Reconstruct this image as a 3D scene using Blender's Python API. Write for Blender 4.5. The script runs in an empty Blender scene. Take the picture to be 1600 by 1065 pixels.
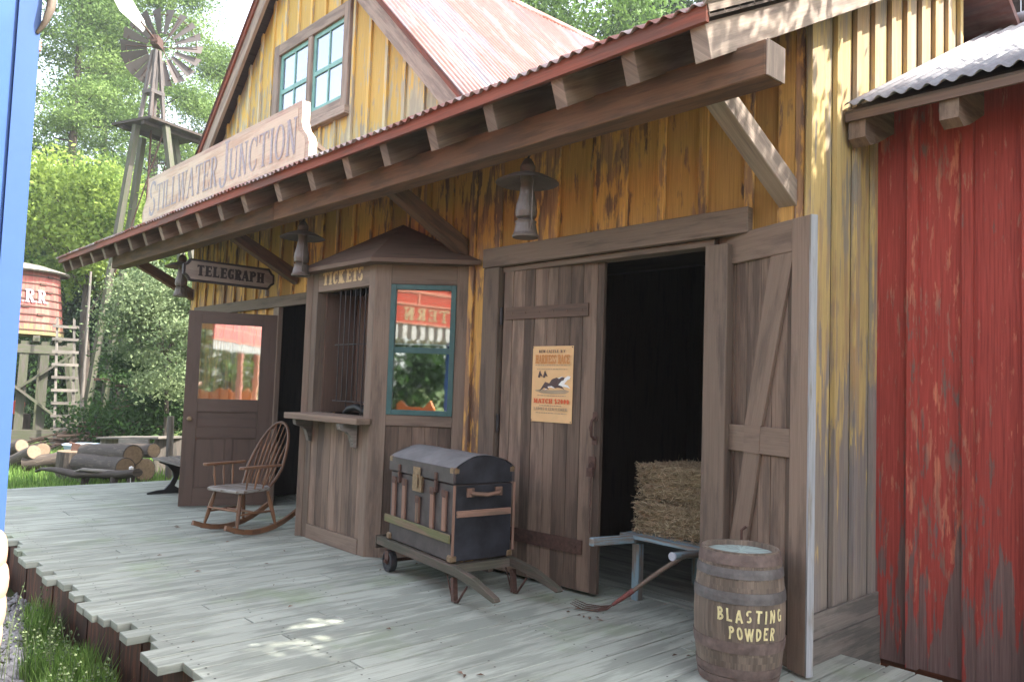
import bpy, math, random
import numpy as np
from mathutils import Vector, Matrix
random.seed(7); RNG = np.random.default_rng(7)
R = math.radians
sc = bpy.context.scene
COL = sc.collection
# ------------------------------------------------------------------ camera
F, YAW, PITCH, ROLL, EYE = 1224.3, -.82896, .0599, .03453, 1.45
_f = Vector((math.sin(YAW)*math.cos(PITCH), math.cos(YAW)*math.cos(PITCH), math.sin(PITCH)))
_r0 = Vector((math.cos(YAW), -math.sin(YAW), 0)); _u0 = _r0.cross(_f)
_r = _r0*math.cos(ROLL)+_u0*math.sin(ROLL); _u = -_r0*math.sin(ROLL)+_u0*math.cos(ROLL)
cam = bpy.data.cameras.new('camera'); co = bpy.data.objects.new('camera', cam); COL.objects.link(co)
co.matrix_world = Matrix(((_r.x, _u.x, -_f.x, 0), (_r.y, _u.y, -_f.y, 0), (_r.z, _u.z, -_f.z, EYE), (0, 0, 0, 1)))
cam.sensor_width = 36; cam.lens = F*36/1600; cam.clip_start = .02; cam.clip_end = 1500
sc.camera = co
EYEV = Vector((0, 0, EYE))
def ray(x, y): return _r*(x-800)-_u*(y-532.5)+_f*F
def at(x, y, D): return EYEV+ray(x, y)*(D/F)              # survey point: photo pixel at depth D
def aty(x, y, Y): d = ray(x, y); return EYEV+d*(Y/d.y)
# ------------------------------------------------------------------ light
SUN_A, SUN_EL = R(36), R(50)        # azimuth from +X towards +Y
w = bpy.data.worlds.new('World'); sc.world = w; w.use_nodes = True
nt = w.node_tree; nt.nodes.clear()
sky = nt.nodes.new('ShaderNodeTexSky'); sky.sky_type = 'NISHITA'; sky.sun_disc = False
sky.sun_elevation = SUN_EL; sky.sun_rotation = R(90)-SUN_A; sky.dust_density = 2.5; sky.air_density = 1.0; sky.ozone_density = 1.0
bg = nt.nodes.new('ShaderNodeBackground'); bg.inputs[1].default_value = .15
wo = nt.nodes.new('ShaderNodeOutputWorld')
hs = nt.nodes.new('ShaderNodeHueSaturation'); hs.inputs['Saturation'].default_value = .5
nt.links.new(sky.outputs[0], hs.inputs['Color']); nt.links.new(hs.outputs[0], bg.inputs[0]); nt.links.new(bg.outputs[0], wo.inputs[0])
sl = bpy.data.lights.new('sun', 'SUN'); sl.energy = 2.8; sl.angle = R(.5); sl.color = (1, .95, .87)
so = bpy.data.objects.new('sun', sl); COL.objects.link(so)
sd = Vector((math.cos(SUN_EL)*math.cos(SUN_A), math.cos(SUN_EL)*math.sin(SUN_A), math.sin(SUN_EL)))
so.rotation_euler = sd.to_track_quat('Z', 'Y').to_euler(); so.location = sd*40
sc.view_settings.view_transform = 'Standard'; sc.view_settings.look = 'None'; sc.view_settings.exposure = 2.55
# ------------------------------------------------------------------ materials
class N:
    def __init__(s, name):
        s.m = bpy.data.materials.new(name); s.m.use_nodes = True; s.t = s.m.node_tree; s.t.nodes.clear()
        s.out = s.n('OutputMaterial'); s.b = s.n('BsdfPrincipled'); s.l(s.b.outputs[0], s.out.inputs[0])
    def n(s, k, **kw):
        x = s.t.nodes.new('ShaderNode'+k)
        for a, b in kw.items(): setattr(x, a, b)
        return x
    def l(s, a, b): s.t.links.new(a, b)
    def mapv(s, src, scale):
        m = s.n('Mapping'); s.l(src, m.inputs[0]); m.inputs[3].default_value = scale; return m.outputs[0]
    def noise(s, vec, scale, detail=4, rough=.6):
        x = s.n('TexNoise'); x.inputs['Scale'].default_value = scale; x.inputs['Detail'].default_value = detail
        x.inputs['Roughness'].default_value = rough
        if vec: s.l(vec, x.inputs[0])
        return x.outputs[0]
    def ramp(s, src, p0, p1, c0=(0, 0, 0, 1), c1=(1, 1, 1, 1)):
        x = s.n('ValToRGB'); e = x.color_ramp.elements; e[0].position = p0; e[1].position = p1; e[0].color = c0; e[1].color = c1
        s.l(src, x.inputs[0]); return x.outputs[0]
    def mix(s, fac, a, b, mode='MIX'):
        x = s.n('MixRGB', blend_type=mode)
        for i, v in enumerate((fac, a, b)):
            if isinstance(v, (int, float)): x.inputs[i].default_value = v if i == 0 else (v, v, v, 1)
            elif isinstance(v, tuple): x.inputs[i].default_value = (*v[:3], 1)
            else: s.l(v, x.inputs[i])
        return x.outputs[0]
    def math(s, op, a, b=0., clamp=False):
        x = s.n('Math', operation=op); x.use_clamp = clamp
        for i, v in enumerate((a, b)):
            if isinstance(v, (int, float)): x.inputs[i].default_value = v
            else: s.l(v, x.inputs[i])
        return x.outputs[0]
    def attr(s, name): return s.n('Attribute', attribute_name=name).outputs['Fac']
    def uv(s): return s.n('TexCoord').outputs['UV']
    def pos(s): return s.n('NewGeometry').outputs['Position']
    def obj(s): return s.n('TexCoord').outputs['Object']
    def z(s):
        x = s.n('SeparateXYZ'); s.l(s.pos(), x.inputs[0]); return x.outputs[2]
    def bump(s, h, st=.3, dist=.01):
        x = s.n('Bump'); x.inputs[0].default_value = st; x.inputs[1].default_value = dist; s.l(h, x.inputs['Height']); s.l(x.outputs[0], s.b.inputs['Normal'])
    def fin(s, col=None, rough=.8, metal=0., spec=.3):
        if col is not None:
            if isinstance(col, tuple): s.b.inputs['Base Color'].default_value = (*col[:3], 1)
            else: s.l(col, s.b.inputs['Base Color'])
        if isinstance(rough, float): s.b.inputs['Roughness'].default_value = rough
        else: s.l(rough, s.b.inputs['Roughness'])
        s.b.inputs['Metallic'].default_value = metal; s.b.inputs['Specular IOR Level'].default_value = spec
        return s.m
def wood(name, col, worn, amt=.35, tv=.3, rough=.75, grain=.5, peel=1., zlo=None, zhi=None, zamt=.3, worn2=None, bump=.35, moss=0, plen=2., low=None, lowz=(.4, 1.4), lowamt=1., patch=0, edge=.055):
    """board wood: grain along uv.x, worn patches, optional wear growing towards the ground"""
    n = N(name); uv = n.uv(); tone = n.attr('tone')
    g = n.noise(n.mapv(uv, (2.5, 90, 1)), 1., 5, .65)
    p = n.noise(n.mapv(uv, (plen*peel, 14*peel, 1)), 1., 7, .62)
    if zlo is not None:
        zz = n.math('DIVIDE', n.math('SUBTRACT', n.z(), zhi), zlo-zhi, True)
        p = n.math('ADD', p, n.math('MULTIPLY', zz, zamt))
    if patch: p = n.math('ADD', p, n.math('MULTIPLY', n.math('SUBTRACT', n.noise(n.pos(), 1.1, 3), .5), patch)); p = n.math('ADD', p, n.math('MULTIPLY', n.math('SUBTRACT', tone, .5), patch*.35))
    t0 = 1-amt-.13
    f = n.ramp(p, max(0, t0-edge), min(1, t0+edge))
    wc = worn
    if worn2: wc = n.mix(n.ramp(n.noise(n.mapv(uv, (1.3, 9, 1)), 1., 3), .4, .6), worn, worn2)
    c = n.mix(f, col, wc)
    if low:
        lz = n.math('DIVIDE', n.math('SUBTRACT', n.z(), lowz[1]), lowz[0]-lowz[1], False)
        ln = n.math('ADD', lz, n.math('MULTIPLY', n.math('SUBTRACT', n.noise(n.mapv(uv, (1.6, 13, 1)), 1., 6, .6), .5), 3.2))
        c = n.mix(n.math('MULTIPLY', n.ramp(ln, .44, .56), lowamt), c, low)
    c = n.mix(grain, c, n.ramp(g, .3, .7, (.45, .43, .42, 1), (1.25, 1.22, 1.2, 1)), 'MULTIPLY')
    tt = n.math('ADD', n.math('MULTIPLY', tone, 2*tv), 1-tv)
    x = n.n('MixRGB', blend_type='MULTIPLY'); x.inputs[0].default_value = 1; n.l(c, x.inputs[1]); n.l(tt, x.inputs[2]); c = x.outputs[0]
    if moss:
        mz = n.ramp(n.noise(n.pos(), 1.7, 4), .55, .72)
        c = n.mix(n.math('MULTIPLY', mz, moss), c, (.16, .24, .08))
    n.bump(n.math('ADD', g, n.math('MULTIPLY', f, -.5)), bump, .004)
    return n.fin(c, rough, 0, .25)
def plain(name, col, rough=.6, metal=0., var=.15, scale=12, spec=.4, bump=0):
    n = N(name); x = n.noise(n.obj(), scale, 5)
    c = n.mix(1., tuple(col), n.ramp(x, .25, .75, (1-var,)*3+(1,), (1+var,)*3+(1,)), 'MULTIPLY')
    if bump: n.bump(x, bump, .01)
    return n.fin(c, rough, metal, spec)
M = {}
M['yellow'] = wood('yellow_paint', (.56, .32, .095), (.16, .10, .07), .34, .34, worn2=(.38, .22, .11), peel=1.0, plen=3.2, patch=.6, edge=.04)
M['yellow_gable'] = wood('yellow_faded_paint', (.62, .42, .12), (.34, .30, .22), .32, .16, zlo=3.9, zhi=5.2, zamt=.10, worn2=(.50, .44, .27), peel=1.1, plen=3., grain=.35, patch=.35, edge=.035)
M['yellow_side'] = wood('yellow_worn_paint', (.54, .40, .17), (.30, .26, .20), .38, .12, worn2=(.44, .30, .15), peel=1., plen=1.6, low=(.24, .215, .205), lowz=(.6, 2.2), lowamt=.85, patch=.4, edge=.035)
M['red'] = wood('red_peeling_paint', (.37, .065, .05), (.19, .12, .10), .24, .16, worn2=(.54, .18, .11), peel=2.0, plen=2.6, low=(.165, .125, .112), lowz=(-.35, 1.1), lowamt=.9, patch=.35, edge=.04, grain=.75, bump=.6)
M['taupe'] = wood('taupe_paint', (.14, .092, .068), (.095, .066, .05), .3, .16, grain=.35, peel=.7)
M['taupe_pale'] = wood('weathered_brown_boards', (.19, .134, .098), (.115, .082, .062), .35, .40, grain=.5, peel=.6)
M['trim'] = wood('trim_paint', (.18, .133, .10), (.12, .09, .07), .3, .2, grain=.4, peel=.7)
M['rail'] = wood('door_brown_paint', (.22, .158, .117), (.155, .113, .085), .3, .14, grain=.35, peel=.7)
M['pale_timber'] = wood('pale_and_sunlit_timber', (.34, .27, .215), (.24, .19, .155), .35, .15, grain=.4)  # pale trim; also paints sunlight on timbers at the porch's right end
M['beam'] = wood('porch_beam_timber', (.165, .092, .055), (.105, .066, .045), .35, .2, grain=.45)
M['rafter'] = wood('rafter_timber', (.21, .15, .11), (.14, .10, .075), .35, .25, grain=.4)
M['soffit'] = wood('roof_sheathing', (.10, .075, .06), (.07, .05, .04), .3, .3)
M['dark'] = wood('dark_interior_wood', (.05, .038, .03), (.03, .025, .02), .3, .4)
M['deck'] = wood('weathered_decking', (.37, .395, .34), (.255, .275, .235), .38, .28, grain=.26, peel=.7, rough=.65, bump=.2, moss=.35, plen=2, patch=.4)
M['skirt'] = wood('rust_stained_skirt', (.15, .06, .035), (.07, .035, .025), .4, .3)
M['doorbrown'] = wood('brown_door_paint', (.10, .066, .051), (.082, .055, .043), .3, .06, rough=.5, grain=.12, bump=.12)
M['chairwood'] = wood('varnished_chair_wood', (.20, .10, .052), (.13, .07, .042), .35, .3, rough=.4, grain=.4)
M['seatwood'] = wood('worn_grey_seat', (.30, .29, .27), (.16, .12, .09), .35, .1, rough=.5)
M['greywood'] = wood('grey_weathered_wood', (.20, .175, .15), (.13, .12, .105), .35, .25)
M['mosswood'] = wood('mossy_timber', (.105, .092, .078), (.085, .09, .055), .4, .2)
M['litedge'] = wood('painted_lit_edge', (.33, .34, .35), (.25, .23, .20), .3, .1)  # door edge colour, lightened to carry the light falling there
M['bluewood'] = wood('worn_blue_paint', (.20, .29, .33), (.21, .18, .15), .36, .2)
M['cart'] = wood('cart_timber', (.11, .086, .068), (.08, .074, .054), .4, .2)
M['slat'] = wood('trunk_slat', (.24, .14, .10), (.15, .10, .07), .3, .15)
M['slatmoss'] = wood('mossy_trunk_slat', (.20, .145, .095), (.15, .15, .07), .38, .1)
M['stave'] = wood('barrel_stave', (.20, .155, .118), (.14, .11, .086), .4, .3, grain=.5)
M['barrelhead'] = wood('pale_barrel_head', (.33, .42, .39), (.24, .27, .25), .35, .1)
M['signcream'] = wood('cream_sign_paint', (.60, .49, .37), (.50, .36, .26), .34, .05, grain=.25, peel=.5)
M['signedge'] = wood('pale_sign_edge', (.62, .50, .46), (.5, .38, .34), .3, .05)
M['signborder'] = wood('faded_sign_border', (.44, .31, .25), (.50, .40, .31), .4, .05)
M['signgrey'] = wood('grey_sign_face', (.31, .25, .205), (.24, .19, .16), .35, .05, grain=.3)
M['fascia'] = wood('red_brown_fascia', (.25, .075, .045), (.16, .07, .05), .35, .12, peel=.6)
M['lettergrey'] = plain('faded_grey_lettering', (.34, .31, .32), .8, var=.35, scale=30)
M['letterdark'] = plain('dark_lettering', (.035, .025, .025), .7, var=.2)
M['lettercream'] = plain('cream_lettering', (.50, .36, .19), .8, var=.35, scale=40)
M['letteryellow'] = plain('pale_yellow_lettering', (.60, .52, .27), .8, var=.3, scale=30)
M['white'] = plain('white_paint', (.75, .74, .70), .6, var=.08)
M['offwhite'] = plain('faded_white_lettering', (.36, .28, .30), .8, var=.2, scale=8)
M['iron'] = plain('dark_iron', (.05, .045, .045), .55, .6, .3, 30)
M['rustiron'] = plain('rusty_iron', (.10, .055, .042), .75, .35, .4, 35, bump=.2)
M['hoop'] = plain('barrel_hoop_iron', (.125, .113, .108), .6, .35, .35, 18, bump=.1)
M['hooprust'] = plain('barrel_hoop_rusty', (.145, .105, .09), .7, .3, .4, 18, bump=.1)
M['lantern'] = plain('dull_lantern_tin', (.13, .105, .09), .5, .35, .25, 14)
M['black'] = plain('black_iron', (.02, .02, .02), .5, .3, .2)
M['rubber'] = plain('dark_wheel', (.03, .03, .032), .7, 0., .3)
M['brass'] = plain('worn_brass', (.21, .14, .08), .5, .5, .4, 40)
M['rustred'] = plain('worn_red_paint', (.17, .055, .045), .7, var=.35, scale=60)
M['handle_end'] = plain('pale_handle_end', (.40, .41, .45), .6)
M['leather'] = plain('trunk_dark_canvas', (.052, .040, .038), .55, 0., .55, 7, bump=.3)
M['leather_end'] = plain('trunk_black_leather', (.022, .022, .027), .42, 0., .9, 5, bump=.3)
M['lid'] = plain('trunk_grey_worn_top', (.16, .155, .155), .6, 0., .35, 5, bump=.4)
M['teal'] = plain('teal_sash_paint', (.045, .105, .10), .5, var=.2)
M['tealpale'] = plain('pale_teal_sash_paint', (.17, .36, .31), .5, var=.2)
M['blind'] = plain('tan_roller_blind', (.72, .54, .34), .8, var=.06)
M['curtain'] = plain('white_curtain', (.62, .68, .74), .8, var=.1, scale=3)
M['paper'] = plain('aged_paper', (.68, .43, .21), .8, var=.08, scale=9)
M['inkdark'] = plain('poster_dark_ink', (.09, .06, .055), .8)
M['inkred'] = plain('poster_red_ink', (.62, .13, .05), .8)
M['inkorange'] = plain('poster_orange_ink', (.55, .24, .08), .8)
M['inkgrey'] = plain('poster_grey_ink', (.36, .27, .17), .8)
M['blue'] = plain('blue_gloss_paint', (.05, .12, .36), .45, var=.18, scale=5, spec=.25)
M['bluepale'] = plain('pale_blue_gloss_paint', (.055, .115, .31), .4, var=.05, spec=.25)
M['redgloss'] = plain('red_gloss_paint', (.55, .045, .03), .35, var=.1)
M['pinkline'] = plain('salmon_trim_paint', (.70, .25, .17), .4, var=.1)
M['canvasw'] = plain('white_awning_canvas', (.72, .70, .66), .8, var=.05)
M['canvasb'] = plain('black_awning_canvas', (.05, .05, .06), .8)
M['orange'] = plain('orange_seat_paint', (.62, .17, .03), .4, var=.1)
M['redbox'] = plain('bright_red_can', (.62, .06, .03), .5)
M['tub'] = plain('pale_blue_enamel', (.33, .42, .52), .4, var=.15)
M['skin'] = plain('skin', (.62, .36, .25), .5, var=.1, scale=20)
M['shirt'] = plain('pale_shirt', (.55, .56, .62), .8, var=.1)
M['trousers'] = plain('dark_trousers', (.05, .055, .08), .85)
M['hair'] = plain('dark_hair', (.03, .02, .015), .6)
def mk_metal(name, base, rust, amt, rough=.5, st=(.45, 2.2, .45), pale=None):
    n = N(name); o = n.pos(); p = n.noise(n.mapv(o, st), 1., 7, .6)
    f = n.ramp(p, max(0, 1-amt-.08), min(1, 1-amt+.07)); q = n.noise(o, 14, 6, .7)
    c = n.mix(f, base, rust)
    if pale: c = n.mix(n.ramp(n.noise(n.mapv(o, (st[0]*2.3, st[1]*1.7, st[2]*2.3)), 1., 5), .5, .68), c, pale)
    c = n.mix(.6, c, n.ramp(q, .25, .75, (.6, .56, .55, 1), (1.25, 1.25, 1.25, 1)), 'MULTIPLY')
    r_ = n.noise(n.mapv(o, (2.5, 30, 2.5) if st[1] > st[0] else (30, 2.5, 2.5)), 1., 3)
    c = n.mix(.5, c, n.ramp(r_, .35, .65, (.72, .66, .64, 1), (1.15, 1.15, 1.15, 1)), 'MULTIPLY')
    return n.fin(c, rough, .0, .35)
M['roofmetal'] = mk_metal('red_washed_corrugated_iron', (.15, .155, .18), (.22, .10, .08), .56, pale=(.27, .20, .185))
M['roofred'] = mk_metal('rusty_corrugated_iron', (.34, .28, .27), (.26, .09, .06), .52, st=(2.2, .45, .45), pale=(.5, .45, .44))
M['roofwhite'] = mk_metal('pale_corrugated_iron', (.29, .285, .30), (.25, .18, .16), .38, st=(2.2, .45, .45), pale=(.36, .34, .35))
def glass(name, k, tint=(.9, .95, .95)):
    n = N(name); g = n.n('BsdfGlossy'); g.inputs[0].default_value = (*tint, 1); g.inputs['Roughness'].default_value = .03; bp = n.n('Bump'); bp.inputs[0].default_value = .05; bp.inputs[1].default_value = .004; n.l(n.noise(n.obj(), 5, 2), bp.inputs['Height']); n.l(bp.outputs[0], g.inputs['Normal'])
    t = n.n('BsdfTransparent'); t.inputs[0].default_value = (.85, .87, .86, 1); m = n.n('MixShader'); m.inputs[0].default_value = k
    n.l(t.outputs[0], m.inputs[1]); n.l(g.outputs[0], m.inputs[2]); n.l(m.outputs[0], n.out.inputs[0]); return n.m
M['glass'] = glass('window_glass', .5)
M['glassbay'] = glass('bay_upper_glass', .22)
M['glassup'] = glass('upper_window_glass', .35, (.85, .9, 1))
def leafmat(name, c0, c1, trans=.35):
    n = N(name); t = n.attr('tone')
    c = n.ramp(t, .0, 1., (*c0, 1), (*c1, 1)); n.fin(c, .6, 0, .2)
    tr = n.n('BsdfTranslucent'); n.l(c, tr.inputs[0]); m = n.n('MixShader'); m.inputs[0].default_value = trans
    n.l(n.b.outputs[0], m.inputs[1]); n.l(tr.outputs[0], m.inputs[2]); n.l(m.outputs[0], n.out.inputs[0]); return n.m
M['slatgrey'] = wood('dark_grey_metal', (.08, .074, .074), (.12, .10, .09), .4, .35)
M['leafpine'] = leafmat('pine_needles', (.06, .12, .03), (.24, .34, .10))
M['leafbright'] = leafmat('bright_leaves', (.10, .17, .03), (.33, .42, .09), .45)
M['leafdark'] = leafmat('dark_leaves', (.012, .032, .01), (.055, .11, .025))
M['leafmid'] = leafmat('mid_leaves', (.045, .10, .02), (.17, .28, .06))
M['leafgrey'] = leafmat('grey_green_leaves', (.05, .09, .035), (.26, .32, .16))
M['grass'] = leafmat('grass_blades', (.07, .15, .03), (.24, .37, .09), .45)
M['straw'] = leafmat('straw', (.24, .17, .10), (.74, .62, .42), .2)
M['brush'] = wood('dead_brushwood', (.16, .10, .07), (.10, .06, .045), .3, .4)
M['bark'] = wood('bark', (.13, .105, .08), (.07, .055, .045), .45, .2, grain=.7, peel=2, bump=.8)
M['logend'] = plain('cut_log_end', (.20, .14, .09), .8, var=.2, scale=25)
M['logenddark'] = plain('weathered_log_end', (.20, .14, .085), .8, var=.3, scale=25)
M['tankred'] = wood('faded_red_tank_staves', (.34, .10, .085), (.40, .17, .13), .36, .05, worn2=(.34, .14, .10), low=(.20, .20, .08), lowz=(2.3, 2.9), lowamt=.8, peel=.6, plen=.8)
n = N('hay'); x = n.noise(n.mapv(n.obj(), (14, 14, 60)), 1., 6, .7)
n.bump(x, .9, .03); M['hay'] = n.fin(n.ramp(x, .3, .72, (.12, .09, .05, 1), (.55, .44, .28, 1)), .9, 0, .1)
n = N('soil_and_grass'); x = n.noise(n.pos(), 1.3, 6); y = n.noise(n.pos(), 25, 4)
n.bump(y, .6, .04); M['ground'] = n.fin(n.mix(n.ramp(y, .3, .7), n.mix(n.ramp(x, .42, .58), (.05, .085, .02), (.10, .085, .05)), (.085, .12, .035)), .95, 0, .1)
M['stone'] = plain('pale_gravel', (.32, .31, .31), .85, var=.6, scale=18)
# ------------------------------------------------------------------ mesh builder
class MB:
    def __init__(s): s.v = []; s.f = []; s.t = []; s.uv = []; s.sm = []; s.M = None
    def _add(s, vs, fs, uvs, tone, smooth=False):
        b = len(s.v)
        if s.M is not None: vs = [s.M @ Vector(q) for q in vs]
        s.v += [tuple(q) for q in vs]
        for f, u in zip(fs, uvs): s.f.append(tuple(b+i for i in f)); s.uv.append(u); s.t.append(tone); s.sm.append(smooth)
    def _tone(s, t): return random.random() if t is None else t
    def obox(s, c, ax, h, tone=None, jit=0):
        """c centre, ax three unit axes, h half sizes; grain along the longest"""
        c = Vector(c); ax = [Vector(a) for a in ax]; vs = []
        for i in range(8):
            q = c.copy()
            for k in range(3): q += ax[k]*h[k]*(1 if (i >> k) & 1 else -1)
            vs.append(q)
        L = max(range(3), key=lambda k: h[k]); o = (random.random()*50, random.random()*50)
        fs = [(0, 4, 6, 2), (1, 3, 7, 5), (0, 1, 5, 4), (2, 6, 7, 3), (0, 2, 3, 1), (4, 5, 7, 6)]
        uvs = []
        for fi, f in enumerate(fs):
            k = fi//2; oth = [j for j in range(3) if j != k]
            a = L if L in oth else oth[0]; b = [j for j in oth if j != a][0]
            uvs.append([(o[0]+h[a]*(1 if (i >> a) & 1 else -1)+(k*3.3), o[1]+h[b]*(1 if (i >> b) & 1 else -1)+fi*.37) for i in f])
        s._add(vs, fs, uvs, s._tone(tone))
    def box(s, x0, x1, y0, y1, z0, z1, tone=None):
        s.obox(((x0+x1)/2, (y0+y1)/2, (z0+z1)/2), ((1, 0, 0), (0, 1, 0), (0, 0, 1)), (abs(x1-x0)/2, abs(y1-y0)/2, abs(z1-z0)/2), tone); return s
    def beam(s, p0, p1, wd, ht, up=(0, 0, 1), tone=None):
        p0 = Vector(p0); p1 = Vector(p1); d = (p1-p0); L = d.length; d /= L
        sd = d.cross(Vector(up)).normalized(); u = sd.cross(d)
        s.obox((p0+p1)/2, (d, sd, u), (L/2, wd/2, ht/2), tone); return s
    def tube(s, path, r, n=8, tone=None, caps=True, flat=1.):
        P = [Vector(p) for p in path]; k = len(P); rs = r if isinstance(r, (list, tuple)) else [r]*k
        vs = []; up = None; L = 0; Ls = []
        for i, p in enumerate(P):
            d = (P[min(i+1, k-1)]-P[max(i-1, 0)]).normalized()
            if up is None: up = Vector((0, 0, 1)) if abs(d.z) < .9 else Vector((1, 0, 0))
            a = d.cross(up).normalized(); b = a.cross(d); up = b
            if i: L += (p-P[i-1]).length
            Ls.append(L)
            for j in range(n): t = 2*math.pi*j/n; vs.append(p+a*math.cos(t)*rs[i]+b*math.sin(t)*rs[i]*flat)
        fs = []; uvs = []; o = random.random()*40
        for i in range(k-1):
            for j in range(n):
                fs.append((i*n+j, i*n+(j+1) % n, (i+1)*n+(j+1) % n, (i+1)*n+j)); c = 2*math.pi*rs[i]/n
                uvs.append([(Ls[i]+o, j*c), (Ls[i]+o, (j+1)*c), (Ls[i+1]+o, (j+1)*c), (Ls[i+1]+o, j*c)])
        tn = s._tone(tone); s._add(vs, fs, uvs, tn, True)
        if caps:
            for e, idx in ((0, list(range(n))[::-1]), (k-1, [(k-1)*n+j for j in range(n)])):
                s._add([vs[q] for q in idx], [tuple(range(n))], [[(vs[q][0], vs[q][2]) for q in idx]], tn)
        return s
    def lathe(s, prof, c=(0, 0, 0), n=24, tone=None, tones=None, smooth=True, ang=0):
        c = Vector(c); vs = []; k = len(prof)
        for r, z in prof:
            for j in range(n): t = 2*math.pi*j/n+ang; vs.append(c+Vector((math.cos(t)*r, math.sin(t)*r, z)))
        tn = s._tone(tone); o = random.random()*40; L = 0
        for i in range(k-1):
            L2 = L+math.hypot(prof[i+1][0]-prof[i][0], prof[i+1][1]-prof[i][1])
            for j in range(n):
                q = 2*math.pi*max(prof[i][0], prof[i+1][0], .001)/n
                ids = (i*n+j, i*n+(j+1) % n, (i+1)*n+(j+1) % n, (i+1)*n+j)
                t2 = tones[j*len(tones)//n] if tones else tn
                s._add([vs[a] for a in ids], [(0, 1, 2, 3)], [[(L+o, j*q+(t2*7 if tones else 0)), (L+o, (j+1)*q+(t2*7 if tones else 0)), (L2+o, (j+1)*q+(t2*7 if tones else 0)), (L2+o, j*q+(t2*7 if tones else 0))]], t2, smooth)
            L = L2
        return s
    def prism(s, pts, o, ex, ey, th, tone=None, g=(1, 0)):
        """2D outline pts in plane (ex,ey) at o, extruded by th along ex x ey"""
        o = Vector(o); ex = Vector(ex); ey = Vector(ey); nn = ex.cross(ey).normalized()*th; k = len(pts)
        A = [o+ex*p[0]+ey*p[1] for p in pts]; B = [a+nn for a in A]; tn = s._tone(tone); q = random.random()*20
        gl_ = math.hypot(*g); gx_, gy_ = g[0]/gl_, g[1]/gl_; uv = [(p[0]*gx_+p[1]*gy_+q, p[1]*gx_-p[0]*gy_) for p in pts]
        s._add(A+B, [tuple(range(k))[::-1], tuple(range(k, 2*k))]+[(i, (i+1) % k, k+(i+1) % k, k+i) for i in range(k)],
               [uv[::-1], uv]+[[(0+q, 0), (.3+q, 0), (.3+q, th), (0+q, th)]]*k, tn); return s
    def quad(s, a, b, c, d, tone=None):
        s._add([a, b, c, d], [(0, 1, 2, 3)], [[(0, 0), (1, 0), (1, 1), (0, 1)]], s._tone(tone)); return s
    def build(s, name, mat, parent=None, loc=None, bevel=0, weld=False):
        P = parent_world(parent) if parent else Vector(loc or (0, 0, 0))
        me = bpy.data.meshes.new(name)
        me.from_pydata([(q[0]-P.x, q[1]-P.y, q[2]-P.z) for q in s.v], [], s.f)
        u = me.uv_layers.new(name='UVMap'); flat = [c for f in s.uv for q in f for c in q]
        u.data.foreach_set('uv', flat)
        a = me.attributes.new('tone', 'FLOAT', 'FACE'); a.data.foreach_set('value', s.t)
        me.polygons.foreach_set('use_smooth', s.sm)
        me.materials.append(M[mat] if isinstance(mat, str) else mat); me.update()
        ob = bpy.data.objects.new(name, me); COL.objects.link(ob)
        if parent: ob.parent = parent
        elif loc: ob.location = loc
        if weld or bevel:
            pass
        if bevel:
            b = ob.modifiers.new('bevel', 'BEVEL'); b.width = bevel; b.segments = 1; b.limit_method = 'ANGLE'
        return ob
_W = {}
def parent_world(p):
    v = Vector((0, 0, 0))
    while p: v += p.location; p = p.parent
    return v
def tag(o, label=None, cat=None, group=None, kind=None):
    for k, v in (('label', label), ('category', cat), ('group', group), ('kind', kind)):
        if v: o[k] = v
    return o
def thing(name, loc, label, cat, group=None):
    o = bpy.data.objects.new(name, None); COL.objects.link(o); o.location = loc; o.empty_display_size = .2
    return tag(o, label, cat, group)
def copy_tree(o, parent=None):
    c = o.copy(); COL.objects.link(c); c.parent = parent
    for ch in [q for q in o.children]: copy_tree(ch, c)
    return c
def raw(name, V, Fc, tone, mat, parent=None, loc=None, smooth=False):
    """fast mesh from numpy arrays of quads"""
    P = parent_world(parent) if parent else Vector(loc or (0, 0, 0))
    V = np.asarray(V, dtype=np.float32)-np.array(P, dtype=np.float32)
    me = bpy.data.meshes.new(name); nf = len(Fc); k = Fc.shape[1]
    me.vertices.add(len(V)); me.vertices.foreach_set('co', V.ravel())
    me.loops.add(nf*k); me.loops.foreach_set('vertex_index', Fc.astype(np.int32).ravel())
    me.polygons.add(nf); me.polygons.foreach_set('loop_start', np.arange(0, nf*k, k, dtype=np.int32))
    me.polygons.foreach_set('loop_total', np.full(nf, k, dtype=np.int32))
    me.update(calc_edges=True)
    a = me.attributes.new('tone', 'FLOAT', 'FACE'); a.data.foreach_set('value', np.asarray(tone, dtype=np.float32))
    me.materials.append(M[mat]); ob = bpy.data.objects.new(name, me); COL.objects.link(ob)
    if parent: ob.parent = parent
    elif loc: ob.location = loc
    return ob
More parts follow.
